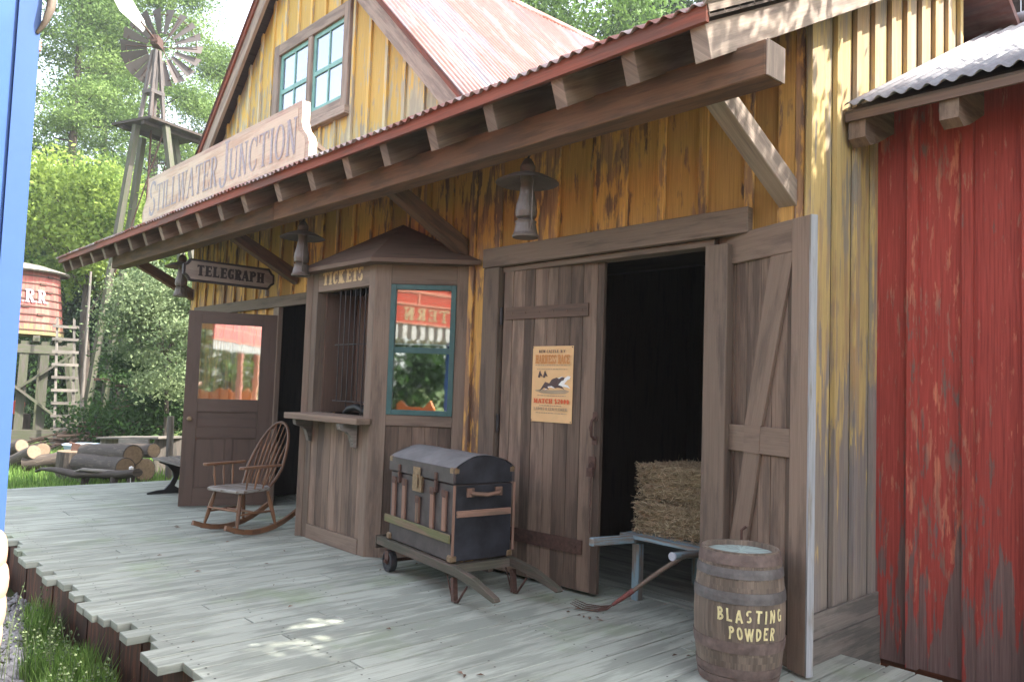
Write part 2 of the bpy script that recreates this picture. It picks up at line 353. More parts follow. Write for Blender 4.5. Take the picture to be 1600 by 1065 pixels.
# ------------------------------------------------------------------ lettering: own stroke alphabet
def glyph(ch, T, t, serif, sf):
    """returns (width, list of strips); strip = list of (left,right) 2D pairs"""
    S = []
    def line(x0, y0, x1, y1, wd, n=3):
        dx, dy = x1-x0, y1-y0; L = math.hypot(dx, dy); nx, ny = -dy/L*wd/2, dx/L*wd/2
        S.append([((x0+dx*i/n+nx, y0+dy*i/n+ny), (x0+dx*i/n-nx, y0+dy*i/n-ny)) for i in range(n+1)])
    def arc(cx, cy, rx, ry, a0, a1, n=14, W=T, w_=t):
        q = []
        for i in range(n+1):
            a = R(a0+(a1-a0)*i/n); c, s_ = math.cos(a), math.sin(a); wd = w_+(W-w_)*abs(c)**1.5
            nx, ny = c*ry, s_*rx; l = math.hypot(nx, ny); nx /= l; ny /= l
            q.append(((cx+c*rx+nx*wd/2, cy+s_*ry+ny*wd/2), (cx+c*rx-nx*wd/2, cy+s_*ry-ny*wd/2)))
        S.append(q)
    def ser(x, y, l=None):
        if serif: l = l or (T/2+serif); line(x-l, y+(sf/2 if y < .5 else -sf/2), x+l, y+(sf/2 if y < .5 else -sf/2), sf, 2)
    def stem(x, a=0., b=1., s0=True, s1=True):
        line(x, a, x, b, T)
        if s0: ser(x, a)
        if s1: ser(x, b)
    def bar(x0, x1, y, tick=True):
        line(x0, y, x1, y, t, 2)
        if tick and serif:
            if y > .8: line(x1, y+t/2, x1, y-.22, sf, 2)
            elif y < .2: line(x1, y-t/2, x1, y+.22, sf, 2)
            else: line(x1, y-.1, x1, y+.1, sf, 2)
    h = T/2+max(serif, .02); W = .62; e = t/2
    if ch == 'I': stem(h); return 2*h, S
    if ch in 'EFL':
        stem(h)
        if ch != 'L': bar(h, h+.40, 1-e); bar(h, h+.30, .52)
        if ch != 'F': bar(h, h+.42, e)
        return h+.46, S
    if ch == 'T':
        stem(.33, s1=False); line(.02, 1-e, .64, 1-e, t)
        if serif: line(.03, 1, .03, .76, sf); line(.63, 1, .63, .76, sf)
        return .66, S
    if ch == 'H': stem(h); stem(h+.42); line(h, .5, h+.42, .5, t, 2); return 2*h+.42, S
    if ch == 'N': stem(h, s0=True); line(h, 1, h+.42, 0, T, 3); line(h+.42, 0, h+.42, 1, max(t, T*.5)); ser(h+.42, 1); return 2*h+.42, S
    if ch == 'M': stem(h); line(h, 1, h+.26, .15, T*.8); line(h+.26, .15, h+.52, 1, t); stem(h+.52); return 2*h+.52, S
    if ch == 'A': line(.05, 0, .33, 1, max(t, T*.5)); line(.33, 1, .61, 0, T); line(.15, .33, .52, .33, t, 2); ser(.05, 0, T*.5+serif*.7); ser(.61, 0, T*.5+serif*.7); return .68, S
    if ch == 'V': line(.05, 1, .33, 0, T); line(.33, 0, .61, 1, t); ser(.05, 1); ser(.61, 1); return .68, S
    if ch == 'W': line(.05, 1, .26, 0, T); line(.26, 0, .45, 1, t); line(.45, 1, .66, 0, T); line(.66, 0, .85, 1, t); ser(.05, 1); ser(.45, 1); ser(.85, 1); return .92, S
    if ch == 'K': stem(h); line(h, .4, h+.40, 1, max(t, T*.5)); line(h+.12, .55, h+.42, 0, T); ser(h+.40, 1, serif+T*.4); ser(h+.42, 0, serif+T*.4); return 2*h+.44, S
    if ch == 'Y': line(.05, 1, .33, .48, T); line(.61, 1, .33, .48, max(t, T*.5)); stem(.33, 0, .5, s1=False); ser(.05, 1); ser(.61, 1); return .66, S
    if ch == 'J': line(.36, .25, .36, 1, T); ser(.36, 1); arc(.2, .24, .16, .22, -180, 0); return .46, S
    if ch == 'U': line(h, .3, h, 1, T); ser(h, 1); line(h+.42, .3, h+.42, 1, max(t, T*.6)); ser(h+.42, 1); arc(h+.21, .3, .21, .3-e, -180, 0); return 2*h+.42, S
    if ch in 'OQ': arc(.32, .5, .32-T/2, .5-e, 0, 360, 24); return .64, S
    if ch in 'CG':
        arc(.32, .5, .32-T/2, .5-e, 50, 310, 20)
        if serif: line(.54, .68, .54, 1, sf)
        if ch == 'G': line(.52, .05, .52, .42, T*.8); line(.36, .42, .62, .42, max(sf, t), 2)
        else: line(.54, .32, .54, .12, sf if serif else t)
        return .62, S
    if ch == 'D': stem(h); arc(h, .5, .42, .5-e, -90, 90, 16); return h+.52, S
    if ch in 'PRB':
        stem(h); lo = .5 if ch != 'B' else .52
        arc(h+.08, (1+lo)/2, .28, (1-lo)/2-e*.6, -90, 90, 12); line(h, 1-e, h+.08, 1-e, t, 1); line(h, lo, h+.08, lo, t, 1)
        if ch == 'R': line(h+.16, .5, h+.42, 0, T*.95); ser(h+.42, 0, serif+T*.4)
        if ch == 'B': arc(h+.08, .26, .32, .26-e*.6, -90, 90, 12); line(h, e, h+.08, e, t, 1)
        return h+.48, S
    if ch == 'S':
        arc(.27, .75, .27-T/2, .25-e, 30, 250, 14, T*.9, T*.75); arc(.27, .26, .28-T/2, .26-e, 70, -150, 14, T*.9, T*.75)
        if serif: line(.50, .99, .50, .72, sf); line(.04, .01, .04, .28, sf)
        return .56, S
    if ch == '$':
        w_, q = glyph('S', T, t, 0, sf); S += q; line(.27, -.08, .27, 1.08, t, 2); return .56, S
    if ch == '2': arc(.26, .72, .2, .28-e, 160, -20, 12); line(.44, .62, .06, .06, T*.8); line(.03, e, .5, e, max(t, T*.6)); return .54, S
    if ch == '0': arc(.26, .5, .26-T/2, .5-e, 0, 360, 20); return .52, S
    if ch == '.': line(.06, 0, .06, .13, .13, 1); return .13, S
    if ch == ',': line(.08, .1, .03, -.12, .09, 1); return .13, S
    if ch == '&': arc(.25, .74, .15, .24, 0, 360, 14); arc(.24, .26, .2, .24, 0, 360, 14); line(.35, .3, .55, 0, T); return .58, S
    return .3, S
def text(s, height, width=None, T=.16, t=.06, serif=.09, sf=.06, gap=.12, caps=None):
    """list of quads (4 x 2D) laid out from x=0; scaled to width if given"""
    x = 0; out = []
    for i, ch in enumerate(s):
        k = 1.
        if caps and i in caps: k = caps[i]
        if ch == ' ': x += .34; continue
        wd, S = glyph(ch, T, t, serif, sf)
        for st in S:
            for a, b in zip(st, st[1:]):
                out.append([(x+p[0]*k, p[1]*k-(k-1)*.3) for p in (a[0], a[1], b[1], b[0])])
        x += wd*k+gap
    x -= gap; sx = (width/x) if width else height
    return [[(p[0]*sx, p[1]*height) for p in q] for q in out], x*sx
def letters(name, mat, parent, quads, fn, base=.0015, step=.00002):
    """fn(x,y,off) -> world point"""
    mb = MB()
    for i, q in enumerate(quads):
        off = base+step*i
        a = (q[1][0]-q[0][0])*(q[2][1]-q[0][1])-(q[1][1]-q[0][1])*(q[2][0]-q[0][0])
        if a < 0: q = q[::-1]
        mb.quad(*[fn(p[0], p[1], off) for p in q], tone=.5)
    return mb.build(name, mat, parent)
# ================================================================== SETTING
def gz(x, y):
    z = -.5
    if x < -11: z += .16*min(1, (-11-x)/1.5)
    return z
gx = sorted(set(list(np.linspace(-14, 0, 29))+list(np.linspace(-60, -14, 24))+[-400, -200, -100, 30, 60, 120, 400]))
gy = sorted(set(list(np.linspace(-4, 8, 13))+[-400, -150, -60, -20, 14, 20, 30, 50, 100, 200, 400]))
V = [(x, y, gz(x, y)+(.03*math.sin(x*2.1)*math.cos(y*1.7) if abs(x) < 70 and abs(y) < 60 else 0)) for y in gy for x in gx]
nx = len(gx); Fc = [(j*nx+i, j*nx+i+1, (j+1)*nx+i+1, (j+1)*nx+i) for j in range(len(gy)-1) for i in range(nx-1)]
tag(raw('ground', V, np.array(Fc), np.zeros(len(Fc)), 'ground'), kind='structure')
# ---- deck: boards run from the track edge to the building
mb = MB(); x = -11.35
while x < .6:
    wd = random.choice((.135, .14, .145, .185, .19)); y0 = 1.47+random.choice((-.08, -.06, -.03, 0, .02, .04, .06)) if x > -9.8 else 1.46
    y1 = 4.52+(.03*random.random() if x > -2.2 else .06)
    y0 += .055*min(1, max(0, (x+6.3)/1.2))
    if x < -9.5: y0 = 1.4+.02*random.random()
    dz = random.uniform(-.003, .003); seam = random.uniform(2.0, 3.9)
    tn = .5+.5*(random.random()-.5)
    if random.random() < .55:
        mb.box(x, x+wd-.007, y0, seam-.003, -.045+dz, dz, tn); mb.box(x, x+wd-.007, seam+.003, y1, -.045+dz*.3, dz*.3, .5+.5*(random.random()-.5))
    else: mb.box(x, x+wd-.007, y0, y1, -.045+dz, dz, tn)
    x += wd
deck = mb.build('deck', 'deck', bevel=.003); tag(deck, kind='structure')
mb = MB()
x = -11.3
while x < .6:
    wd = random.uniform(.28, .42); mb.box(x, x+wd-.012, 1.58+.015*random.random(), 1.62, -.56, -.047); x += wd
mb.box(-11.3, .6, 1.625, 1.66, -.56, -.05); mb.box(-11.3, -11.26, 1.66, 4.5, -.55, -.05)
mb.build('skirt', 'skirt', deck)
mb = MB()
for yy in (1.62, 2.2, 2.8, 3.4, 4.0, 4.4):
    x = -9.6
    while x < 0:
        for o in (0, .07):
            if random.random() < .9: cx, cy = x+o+random.gauss(0, .008), yy+random.gauss(0, .012); mb._add([(cx+math.cos(t)*.0065, cy+math.sin(t)*.0065, .0045) for t in (0, 1.05, 2.1, 3.14, 4.2, 5.25)], [(0, 1, 2, 3, 4, 5)], [[(0, 0)]*6], .5)
        x += .155
nl = mb.build('nail_heads', 'iron', deck); nl['kind'] = 'stuff'
mb = MB()
for k in range(90):
    cx, cy, a = random.uniform(-9, -.5), random.choice((random.uniform(1.5, 4.1), random.gauss(3.9, .15))), random.random()*6.28
    if cy > 4.1: continue
    l = random.uniform(.012, .03); dx, dy = math.cos(a)*l, math.sin(a)*l; mb._add([(cx-dx, cy-dy, .006), (cx+dy*.4, cy-dx*.4, .012), (cx+dx, cy+dy, .008), (cx-dy*.4, cy+dx*.4, .014)], [(0, 1, 2, 3)], [[(0, 0)]*4], random.random())
tag(mb.build('fallen_leaves', 'brush'), kind='stuff')
# ================================================================== STATION BUILDING
FY = 4.2; SX = -2.12; SL = .508; EY = 2.88; ZT = 3.10
def zt(y): return ZT+SL*(y-EY)
st = thing('station_building', (-6.8, FY, 0), 'mustard yellow board and batten railway station with brown trim, porch and ticket bay', 'building')
def slab(mb, x0, x1, y0, y1, z0, za, zb, tone=None):
    """vertical board with a slanted top (za at x0, zb at x1)"""
    o = random.random()*50; q = random.random()*50; vs = [(x0, y0, z0), (x1, y0, z0), (x1, y1, z0), (x0, y1, z0), (x0, y0, za), (x1, y0, zb), (x1, y1, zb), (x0, y1, za)]
    fs = [(0, 3, 2, 1), (4, 5, 6, 7), (0, 1, 5, 4), (2, 3, 7, 6), (1, 2, 6, 5), (3, 0, 4, 7)]
    uv = [[(vs[i][2]+o, vs[i][0]+vs[i][1]+q) for i in f] for f in fs]
    mb._add(vs, fs, uv, mb._tone(tone))
def boards(mb, x0, x1, y, z0, top, holes=(), pitch=.325, bw=.05, off=0., bt=.026, th=.02, gapw=.040):
    edges = [x0]; e = x0+off
    while e < x1:
        if e > x0+.02: edges.append(e)
        e += pitch
    edges.append(x1)
    def pieces(a, b):
        cuts = sorted({a, b, *[h[0] for h in holes if a < h[0] < b], *[h[1] for h in holes if a < h[1] < b]})
        for p, q in zip(cuts, cuts[1:]):
            iv = [(z0, None)]
            for h in holes:
                if h[0] <= p+1e-6 and h[1] >= q-1e-6:
                    nv = []
                    for lo, hi in iv:
                        hh = 99 if hi is None else hi
                        if h[2] > lo+.01 and h[2] < hh: nv.append((lo, h[2]))
                        if h[3] < hh: nv.append((max(lo, h[3]), hi))
                        if h[3] <= lo or h[2] >= hh: nv.append((lo, hi))
                    iv = nv
            for lo, hi in iv: yield p, q, lo, hi
    for a, b in zip(edges, edges[1:]):
        tn = random.random()
        for p, q, lo, hi in pieces(a+.002, b-(gapw if b != edges[-1] else .002)):
            ta, tb = (top(p), top(q)) if hi is None else (hi, hi)
            if max(ta, tb) > lo+.02: slab(mb, p, q, y+random.uniform(0, .003), y+th, lo, max(ta, lo+.01), max(tb, lo+.01), tn)
    for e in edges[1:-1]:
        tn = min(1, .2+random.random()); w2 = bw/2*random.uniform(.9, 1.12)
        for p, q, lo, hi in pieces(e-w2, e+w2):
            ta, tb = (top(p), top(q)) if hi is None else (hi, hi)
            if max(ta, tb) > lo+.02: slab(mb, p, q, y-bt, y-.001, lo, max(ta, lo+.01), max(tb, lo+.01), tn)
# front wall
mb = MB()
boards(mb, -11.5, SX-.004, FY, 0, lambda x: 3.76, holes=[(-4.86, -2.62, -1, 2.44), (-8.62, -7.42, -1, 2.34), (-7.30, -5.18, -1, 2.52)], off=(-2.82+.325*27+11.5) % .325, bw=.055)
mb.box(-2.30, -2.20, FY-.03, FY-.002, 0, 3.72)
fw = mb.build('front_wall', 'yellow', st)
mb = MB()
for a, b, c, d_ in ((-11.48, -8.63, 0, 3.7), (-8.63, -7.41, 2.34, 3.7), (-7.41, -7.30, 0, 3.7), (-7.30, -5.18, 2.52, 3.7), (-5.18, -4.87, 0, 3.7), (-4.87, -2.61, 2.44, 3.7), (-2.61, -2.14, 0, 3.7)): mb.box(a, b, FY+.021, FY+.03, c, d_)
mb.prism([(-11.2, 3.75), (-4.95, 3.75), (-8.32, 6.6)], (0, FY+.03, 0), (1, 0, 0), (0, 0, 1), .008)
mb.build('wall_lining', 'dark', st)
# upper gable wall
GX, GZ, GS, GY = -8.32, 7.07, .97, 3.86
def rake(x): return GZ-.10-GS*abs(x-GX)
mb = MB(); boards(mb, -11.50, -5.02, FY-.03, 3.72, lambda x: rake(x)-.06, holes=[(-8.90, -7.30, 4.47, 5.40)], off=.11, pitch=.325, bw=.045)
mb.build('gable_wall', 'yellow_gable', st)
# side wall facing right; local x -> world Y, outward -> +X
mb = MB(); mb.M = Matrix(((0, -1, 0, SX), (1, 0, 0, 0), (0, 0, 1, 0), (0, 0, 0, 1)))
boards(mb, FY-.024, 6.62, 0.0, .0, lambda y: zt(y)-.02, pitch=.262, bw=.062, off=.33, bt=.03)
mb.box(FY-.05, FY+.10, -.035, -.0025, 0.02, zt(FY)-.1)
mb.build('side_wall', 'yellow_side', st)
mb = MB(); mb.M = Matrix(((0, -1, 0, SX), (1, 0, 0, 0), (0, 0, 1, 0), (0, 0, 0, 1)))
mb.box(FY-.02, 5.06, -.06, -.036, -.25, .13); mb.box(FY-.02, 5.06, -.05, -.0345, .134, .27)
mb.build('skirting_board', 'greywood', st)
# unseen walls, inner floor
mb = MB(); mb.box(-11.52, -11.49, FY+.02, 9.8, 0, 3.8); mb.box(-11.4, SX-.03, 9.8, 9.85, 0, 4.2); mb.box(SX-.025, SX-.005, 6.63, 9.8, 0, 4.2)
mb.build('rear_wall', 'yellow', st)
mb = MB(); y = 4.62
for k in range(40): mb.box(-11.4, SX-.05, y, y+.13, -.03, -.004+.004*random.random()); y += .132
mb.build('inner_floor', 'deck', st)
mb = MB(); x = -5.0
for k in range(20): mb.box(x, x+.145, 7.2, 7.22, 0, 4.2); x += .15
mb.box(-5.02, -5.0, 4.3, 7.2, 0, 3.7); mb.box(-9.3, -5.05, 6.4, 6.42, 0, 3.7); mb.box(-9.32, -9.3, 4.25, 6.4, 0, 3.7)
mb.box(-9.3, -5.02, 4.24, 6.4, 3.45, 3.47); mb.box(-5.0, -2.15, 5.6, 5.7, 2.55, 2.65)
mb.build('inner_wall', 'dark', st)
# trims round the openings
mb = MB()
mb.box(-4.88, -2.46, FY-.085, FY-.024, 2.42, 2.575); mb.box(-4.88, -4.69, FY-.07, FY-.001, 0, 2.417); mb.box(-4.686, -2.72, FY-.03, FY+.10, 2.375, 2.417)
mb.box(-2.76, -2.60, FY-.07, FY+.10, 0, 2.372); mb.box(-4.686, -4.66, FY+.03, FY+.12, 0, 2.37)
mb.build('barn_door_frame', 'trim', st, bevel=.004)
mb = MB()
mb.box(-11.2, -7.2, FY-.06, FY-.024, 2.30, 2.43); mb.box(-8.70, -8.56, FY-.06, FY-.0015, 0, 2.297); mb.box(-7.45, -7.32, FY-.06, FY-.0015, 0, 2.297)
mb.build('telegraph_door_frame', 'trim', st, bevel=.004)
# dark desk glimpsed inside the telegraph doorway
dk = thing('desk', (-8.1, 5.3, 0), 'dark wooden desk in the shadow inside the telegraph doorway', 'desk')
mb = MB(); mb.box(-8.5, -7.3, 4.95, 5.6, .74, .78); mb.build('desk_top', 'dark', dk)
mb = MB(); mb.box(-8.46, -7.34, 4.99, 5.01, .05, .738); mb.build('front_panel', 'dark', dk)
for sx in (-8.46, -7.38):
    for sy in (4.97, 5.54): MB().box(sx, sx+.05, sy+.045, sy+.09, -.002, .738).build('leg', 'dark', dk)
cupp = aty(430, 682, 5.02); mb = MB(); mb.lathe([(.0, 0), (.035, 0), (.042, .1), (.038, .1), (.03, .01), (0, .01)], (cupp.x, 5.05, .782), 16)
mb.tube([(cupp.x+.04, 5.05, .80), (cupp.x+.07, 5.05, .82), (cupp.x+.07, 5.05, .85), (cupp.x+.04, 5.05, .865)], .006, 6)
tag(mb.build('cup', 'white', None, (cupp.x, 5.05, .782)), 'small white cup standing on the dark desk in the telegraph doorway', 'cup')
# ---- porch roof
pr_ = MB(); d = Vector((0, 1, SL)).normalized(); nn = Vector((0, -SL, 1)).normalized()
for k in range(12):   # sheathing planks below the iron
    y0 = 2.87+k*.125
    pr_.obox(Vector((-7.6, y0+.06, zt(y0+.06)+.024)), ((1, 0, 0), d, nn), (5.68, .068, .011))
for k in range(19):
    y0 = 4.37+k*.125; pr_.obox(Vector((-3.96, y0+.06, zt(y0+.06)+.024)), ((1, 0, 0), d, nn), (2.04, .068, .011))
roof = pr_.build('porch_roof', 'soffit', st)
xs = [-1.99, -2.39, -2.87, -3.43, -3.99, -4.53, -5.03, -5.57, -6.14, -6.80, -7.34, -7.88, -8.42, -8.96, -9.5, -10.04, -10.58, -11.12, -11.66, -12.2, -12.74, -13.15]
for i, x in enumerate(xs):
    ye = 6.6 if i == 0 else 4.18; hh = .15 if i == 0 else .13; yb = EY-.0; mb = MB()
    mb.prism([(yb, zt(yb)-.005), (yb+.055, zt(yb)-.155-(.0 if i else .0)), (ye, zt(ye)-.145), (ye, zt(ye)-.005)], (x-.042, 0, 0), (0, 1, 0), (0, 0, 1), .084)
    o = mb.build('rafter', 'pale_timber' if i == 0 else 'rafter', roof, bevel=.003)  # end rafter gets a lighter colour to look sunlit
    # grain along the slope
    uvl = o.data.uv_layers[0].data
    for p in o.data.polygons:
        for li in p.loop_indices:
            v = o.data.vertices[o.data.loops[li].vertex_index].co; uvl[li].uv = (v.y+i*3.1, (v.z-SL*v.y)+v.x)
mb = MB(); mb.box(-13.25, -1.925, EY-.03, EY-.004, 3.085, 3.165); mb.build('fascia', 'fascia', roof)
mb = MB(); mb.beam((-1.93, EY-.02, zt(EY)+.055), (-1.93, 6.6, zt(6.6)+.055), .02, .07); mb.build('barge_board', 'pale_timber', roof)
def corr(name, mat, o, u, Lu, v, Lv, parent, wl=.08, amp=.011, loc=None, rows=2, wob=.0):
    o = Vector(o); u = Vector(u).normalized(); v = Vector(v).normalized(); nn = u.cross(v).normalized()
    if nn.z < 0: nn = -nn
    n = int(Lu/wl*8); Vv = []
    for r in range(rows+1):
        for i in range(n+1):
            q = i*Lu/n; sheet = int(q/.66); dd = .004*(sheet % 2)
            end = wob*math.sin(sheet*12.9)*(1 if r == 0 else 0)
            Vv.append(o+u*q+v*(Lv*r/rows+end)+nn*(amp*math.sin(2*math.pi*q/wl)+dd))
    Fc = np.array([(r*(n+1)+i, r*(n+1)+i+1, (r+1)*(n+1)+i+1, (r+1)*(n+1)+i) for r in range(rows) for i in range(n)])
    ob = raw(name, [tuple(q) for q in Vv], Fc, np.zeros(len(Fc)), mat, parent, loc)
    ob.data.polygons.foreach_set('use_smooth', [True]*len(Fc))
    s = ob.modifiers.new('sheet', 'SOLIDIFY'); s.thickness = .003
    return ob
corr('roof_sheet', 'roofred', (-13.3, EY-.06, zt(EY-.06)+.085), (1, 0, 0), 8.5, (0, 1, SL), 1.46, roof, wob=.012)
corr('roof_sheet', 'roofred', (-4.8, EY-.06, zt(EY-.06)+.085), (1, 0, 0), 2.9, (0, 1, SL), 4.20, roof, wob=.012)
mb = MB(); mb.obox((-3.95, 8.2, 4.1), ((1, 0, 0), Vector((0, 1, -.45)).normalized(), Vector((0, .45, 1)).normalized()), (2.1, 1.85, .03)); mb.build('rear_roof_slope', 'roofmetal', st)
# beam and braces
mb = MB(); mb.box(-6.7, -1.80, 3.14, 3.30, 2.895, 3.065); mb.box(-11.6, -6.706, 3.142, 3.298, 2.897, 3.062); mb.build('porch_beam', 'beam', st, bevel=.006)
mb = MB(); mb.box(-1.797, -1.790, 3.142, 3.298, 2.897, 3.063); mb.build('beam_end', 'pale_timber', st)  # pale sheet: sunlight put into the colour of the beam's end
for bx in (-2.235, -5.20, -8.25, -11.40):
    mb = MB()
    mb.prism([(FY-.024, 2.545), (FY-.024, 2.70), (3.40, 3.075), (3.30, 3.05), (3.30, 3.00), (3.36, 2.965)], (bx-.055, 0, 0), (0, 1, 0), (0, 0, 1), .11, g=(-.8, .42))
    mb.build('brace', 'pale_timber' if bx > -3 else 'beam', st, bevel=.004)  # rightmost brace has its sunlight put into a paler colour
# ---- gable roof
def zr(x, dz=0): return GZ+dz-GS*abs(x-GX)
gl = math.hypot(1, GS)
gr = MB()
for s in (-1, 1):
    dd = Vector((s, 0, -GS)).normalized(); n2 = Vector((s*GS, 0, 1)).normalized()
    gr.obox(Vector((GX+s*1.67, 8.36, zr(GX+1.67)-.03)), (dd, (0, 1, 0), n2), (1.67*gl, 4.36, .012))
groof = gr.build('gable_roof', 'soffit', st)
corr('roof_sheet', 'roofmetal', (GX+.0, 3.93, GZ+.0), (0, 1, 0), 8.8, (1, 0, -GS), 3.39*gl, groof, wl=.08, rows=3)
corr('roof_sheet', 'roofmetal', (GX-.0, 3.93, GZ+.0), (0, 1, 0), 8.8, (-1, 0, -GS), 3.39*gl, groof, wl=.08, rows=3)
mb = MB(); mb.tube([(GX, 3.93, GZ+.0), (GX, 12.6, GZ+.0)], .06, 8); mb.build('ridge_cap', 'roofred', groof)
for s in (-1, 1):
    mb = MB(); a = Vector((GX, 4.0, zr(GX)-.15)); b = Vector((GX+s*3.35, 4.0, zr(GX+3.35)-.15)); mb.beam(a-Vector((0, 0, .03)), b-Vector((0, 0, .03)), .04, .21, (0, 0, 1)); mb.build('rake_board', 'pale_timber', groof)
    mb = MB(); mb.beam(a+Vector((0, -.035, .11)), b+Vector((0, -.035, .11)), .022, .06, (0, 0, 1)); mb.build('rake_edge', 'fascia', groof)
# ---- upper window
gw = MB(); wy = FY-.085
gw.box(-8.99, -8.86, wy, FY-.033, 4.36, 5.52); gw.box(-7.33, -7.21, wy, FY-.033, 4.36, 5.52); gw.box(-8.86, -7.33, wy+.001, FY-.033, 5.38, 5.519); gw.box(-9.02, -7.18, wy-.03, FY-.033, 4.27, 4.357)
gw.box(-8.86, -7.33, wy+.003, FY-.033, 4.36, 4.47); gw.box(-8.13, -8.04, wy+.004, FY+.0, 4.47, 5.38)
win = gw.build('gable_window', 'pale_timber', st, bevel=.004)
for x0, x1 in ((-8.86, -8.13), (-8.04, -7.33)):
    mb = MB(); y0 = FY-.05
    mb.box(x0, x0+.05, y0, y0+.03, 4.47, 5.38); mb.box(x1-.05, x1, y0, y0+.03, 4.47, 5.38)
    for za, zb in ((4.47, 4.52), (4.89, 4.94), (5.33, 5.38)): mb.box(x0+.05, x1-.05, y0-.002, y0+.03, za, zb)
    c = (x0+x1)/2; mb.box(c-.012, c+.012, y0+.002, y0+.028, 4.52, 4.89); mb.box(c-.012, c+.012, y0+.002, y0+.028, 4.94, 5.33)
    mb.build('sash', 'tealpale', win)
    mb = MB(); mb.box(x0+.05, x1-.05, y0+.012, y0+.016, 4.52, 5.33); mb.build('pane', 'glassup', win)
    mb = MB()
    for k in range(8):
        a = x0+.02+k*.088; mb.prism([(0, 0), (.03, .025), (.06, .02), (.088, 0), (.06, .028), (.03, .033)], (a, FY+.06, 4.45), (1, 0, 0), (0, 1, 0), .0)if 0 else mb.box(a, a+.07, FY+.05+.012*(k % 2), FY+.056+.012*(k % 2), 4.45, 5.40)
    mb.build('curtain', 'curtain', win)
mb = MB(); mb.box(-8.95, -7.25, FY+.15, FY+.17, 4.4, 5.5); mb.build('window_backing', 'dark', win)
# ================================================================== TICKET BAY
BX0, BX1, BY = -6.79, -5.70, 3.62
bay = MB()
# front: corner posts, base boards, header
bay.box(BX0, BX0+.10, BY, BY+.1, 0, 2.50); bay.box(-5.80, BX1, BY, BY+.1, 0, 2.50)
bay.box(BX0+.10, -5.80, BY+.003, BY+.09, 2.29, 2.50); bay.box(BX0+.10, -5.80, BY-.008, BY+.09, 0, .13)
x = BX0+.1
while x < -5.81:
    w_ = min(.118, -5.80-x); bay.box(x, x+w_-.003, BY+.012+random.random()*.004, BY+.04, .132, 1.10); x += .118
bay.box(BX0+.10, -5.80, BY+.004, BY+.09, 1.10, 1.165)
# angled right face: local frame s along, outward
D45 = Vector((.7071, .7071, 0)); N45 = Vector((.7071, -.7071, 0))
def angled(o, dirv, nv): 
    return Matrix(((dirv.x, -nv.x, 0, o[0]), (dirv.y, -nv.y, 0, o[1]), (0, 0, 1, 0), (0, 0, 0, 1)))
bay.M = angled((BX1, BY), D45, N45)
bay.box(.0, .14, .0, .08, 0, 2.50); bay.box(.70, .80, .0, .08, 0, 2.50)
bay.box(.14, .70, .004, .08, 2.30, 2.50); bay.box(.14, .70, -.005, .08, 1.10, 1.19); bay.box(.14, .70, -.004, .07, 0, .12)
for k in range(5): bay.box(.141+k*.1115, .141+(k+1)*.1115-.003, .012+random.random()*.004, .04, .12, 1.10)
bay.M = angled((BX0, BY), Vector((-.7071, .7071, 0)), Vector((-.7071, -.7071, 0)))
bay.box(0, .80, -.06, -.0, 0, 2.50)
bay.M = None
ba = bay.build('ticket_bay', 'trim', st, bevel=.003)
# boards colour for lower panel is a sub-part
mb = MB(); x = BX0+.1
while x < -5.81:
    w_ = min(.118, -5.80-x); mb.box(x, x+w_-.003, BY+.0065+random.random()*.003, BY+.0115, .133, 1.098); x += .118
mb.M = angled((BX1, BY), D45, N45)
for k in range(5): mb.box(.141+k*.1115, .141+(k+1)*.1115-.003, .007+random.random()*.003, .0115, .121, 1.098)
mb.M = None; mb.build('panel_boards', 'taupe_pale', ba)
# hip roof of the bay
ap = Vector((-6.13, FY-.03, 2.955)); ev = [Vector((-7.52, FY-.03, 2.50)), Vector((-6.88, 3.50, 2.50)), Vector((-5.60, 3.50, 2.50)), Vector((-4.97, FY-.03, 2.50))]
mb = MB()
for a, b in zip(ev, ev[1:]):
    o = random.random()*9; mb._add([a, b, ap], [(0, 1, 2)], [[(o, 0), (o+1.2, 0), (o+.6, .8)]], .5)
    dn = Vector((0, 0, -.035)); mb._add([a+dn, b+dn, b, a], [(0, 1, 2, 3)], [[(0, 0), (1, 0), (1, .03), (0, .03)]], .6)
dn = Vector((0, 0, -.035)); mb._add([e+dn for e in ev], [(0, 1, 2, 3)], [[(0, 0), (1, 0), (1, 1), (0, 1)]], .3)
mb.build('bay_roof', 'taupe', ba)
# counter shelf and brackets
mb = MB(); mb.prism([(-6.82, 3.40), (-5.66, 3.47), (-5.66, 3.60), (-5.70, 3.66), (-6.82, 3.66)], (0, 0, 1.10), (1, 0, 0), (0, 1, 0), .055); mb.build('counter', 'rail', ba, bevel=.006)
for bx in (-6.72, -5.93):
    mb = MB(); pts = [(3.615, 1.095), (3.44, 1.095), (3.45, 1.05)]+[(3.47+.10*math.sin(a), .95+.09*math.cos(a)) for a in (0, .5, 1., 1.5)]+[(3.58, .93), (3.585, .90), (3.615, .89)]
    mb.prism(pts, (bx, 0, 0), (0, 1, 0), (0, 0, 1), .055); mb.build('bracket', 'greywood', ba)
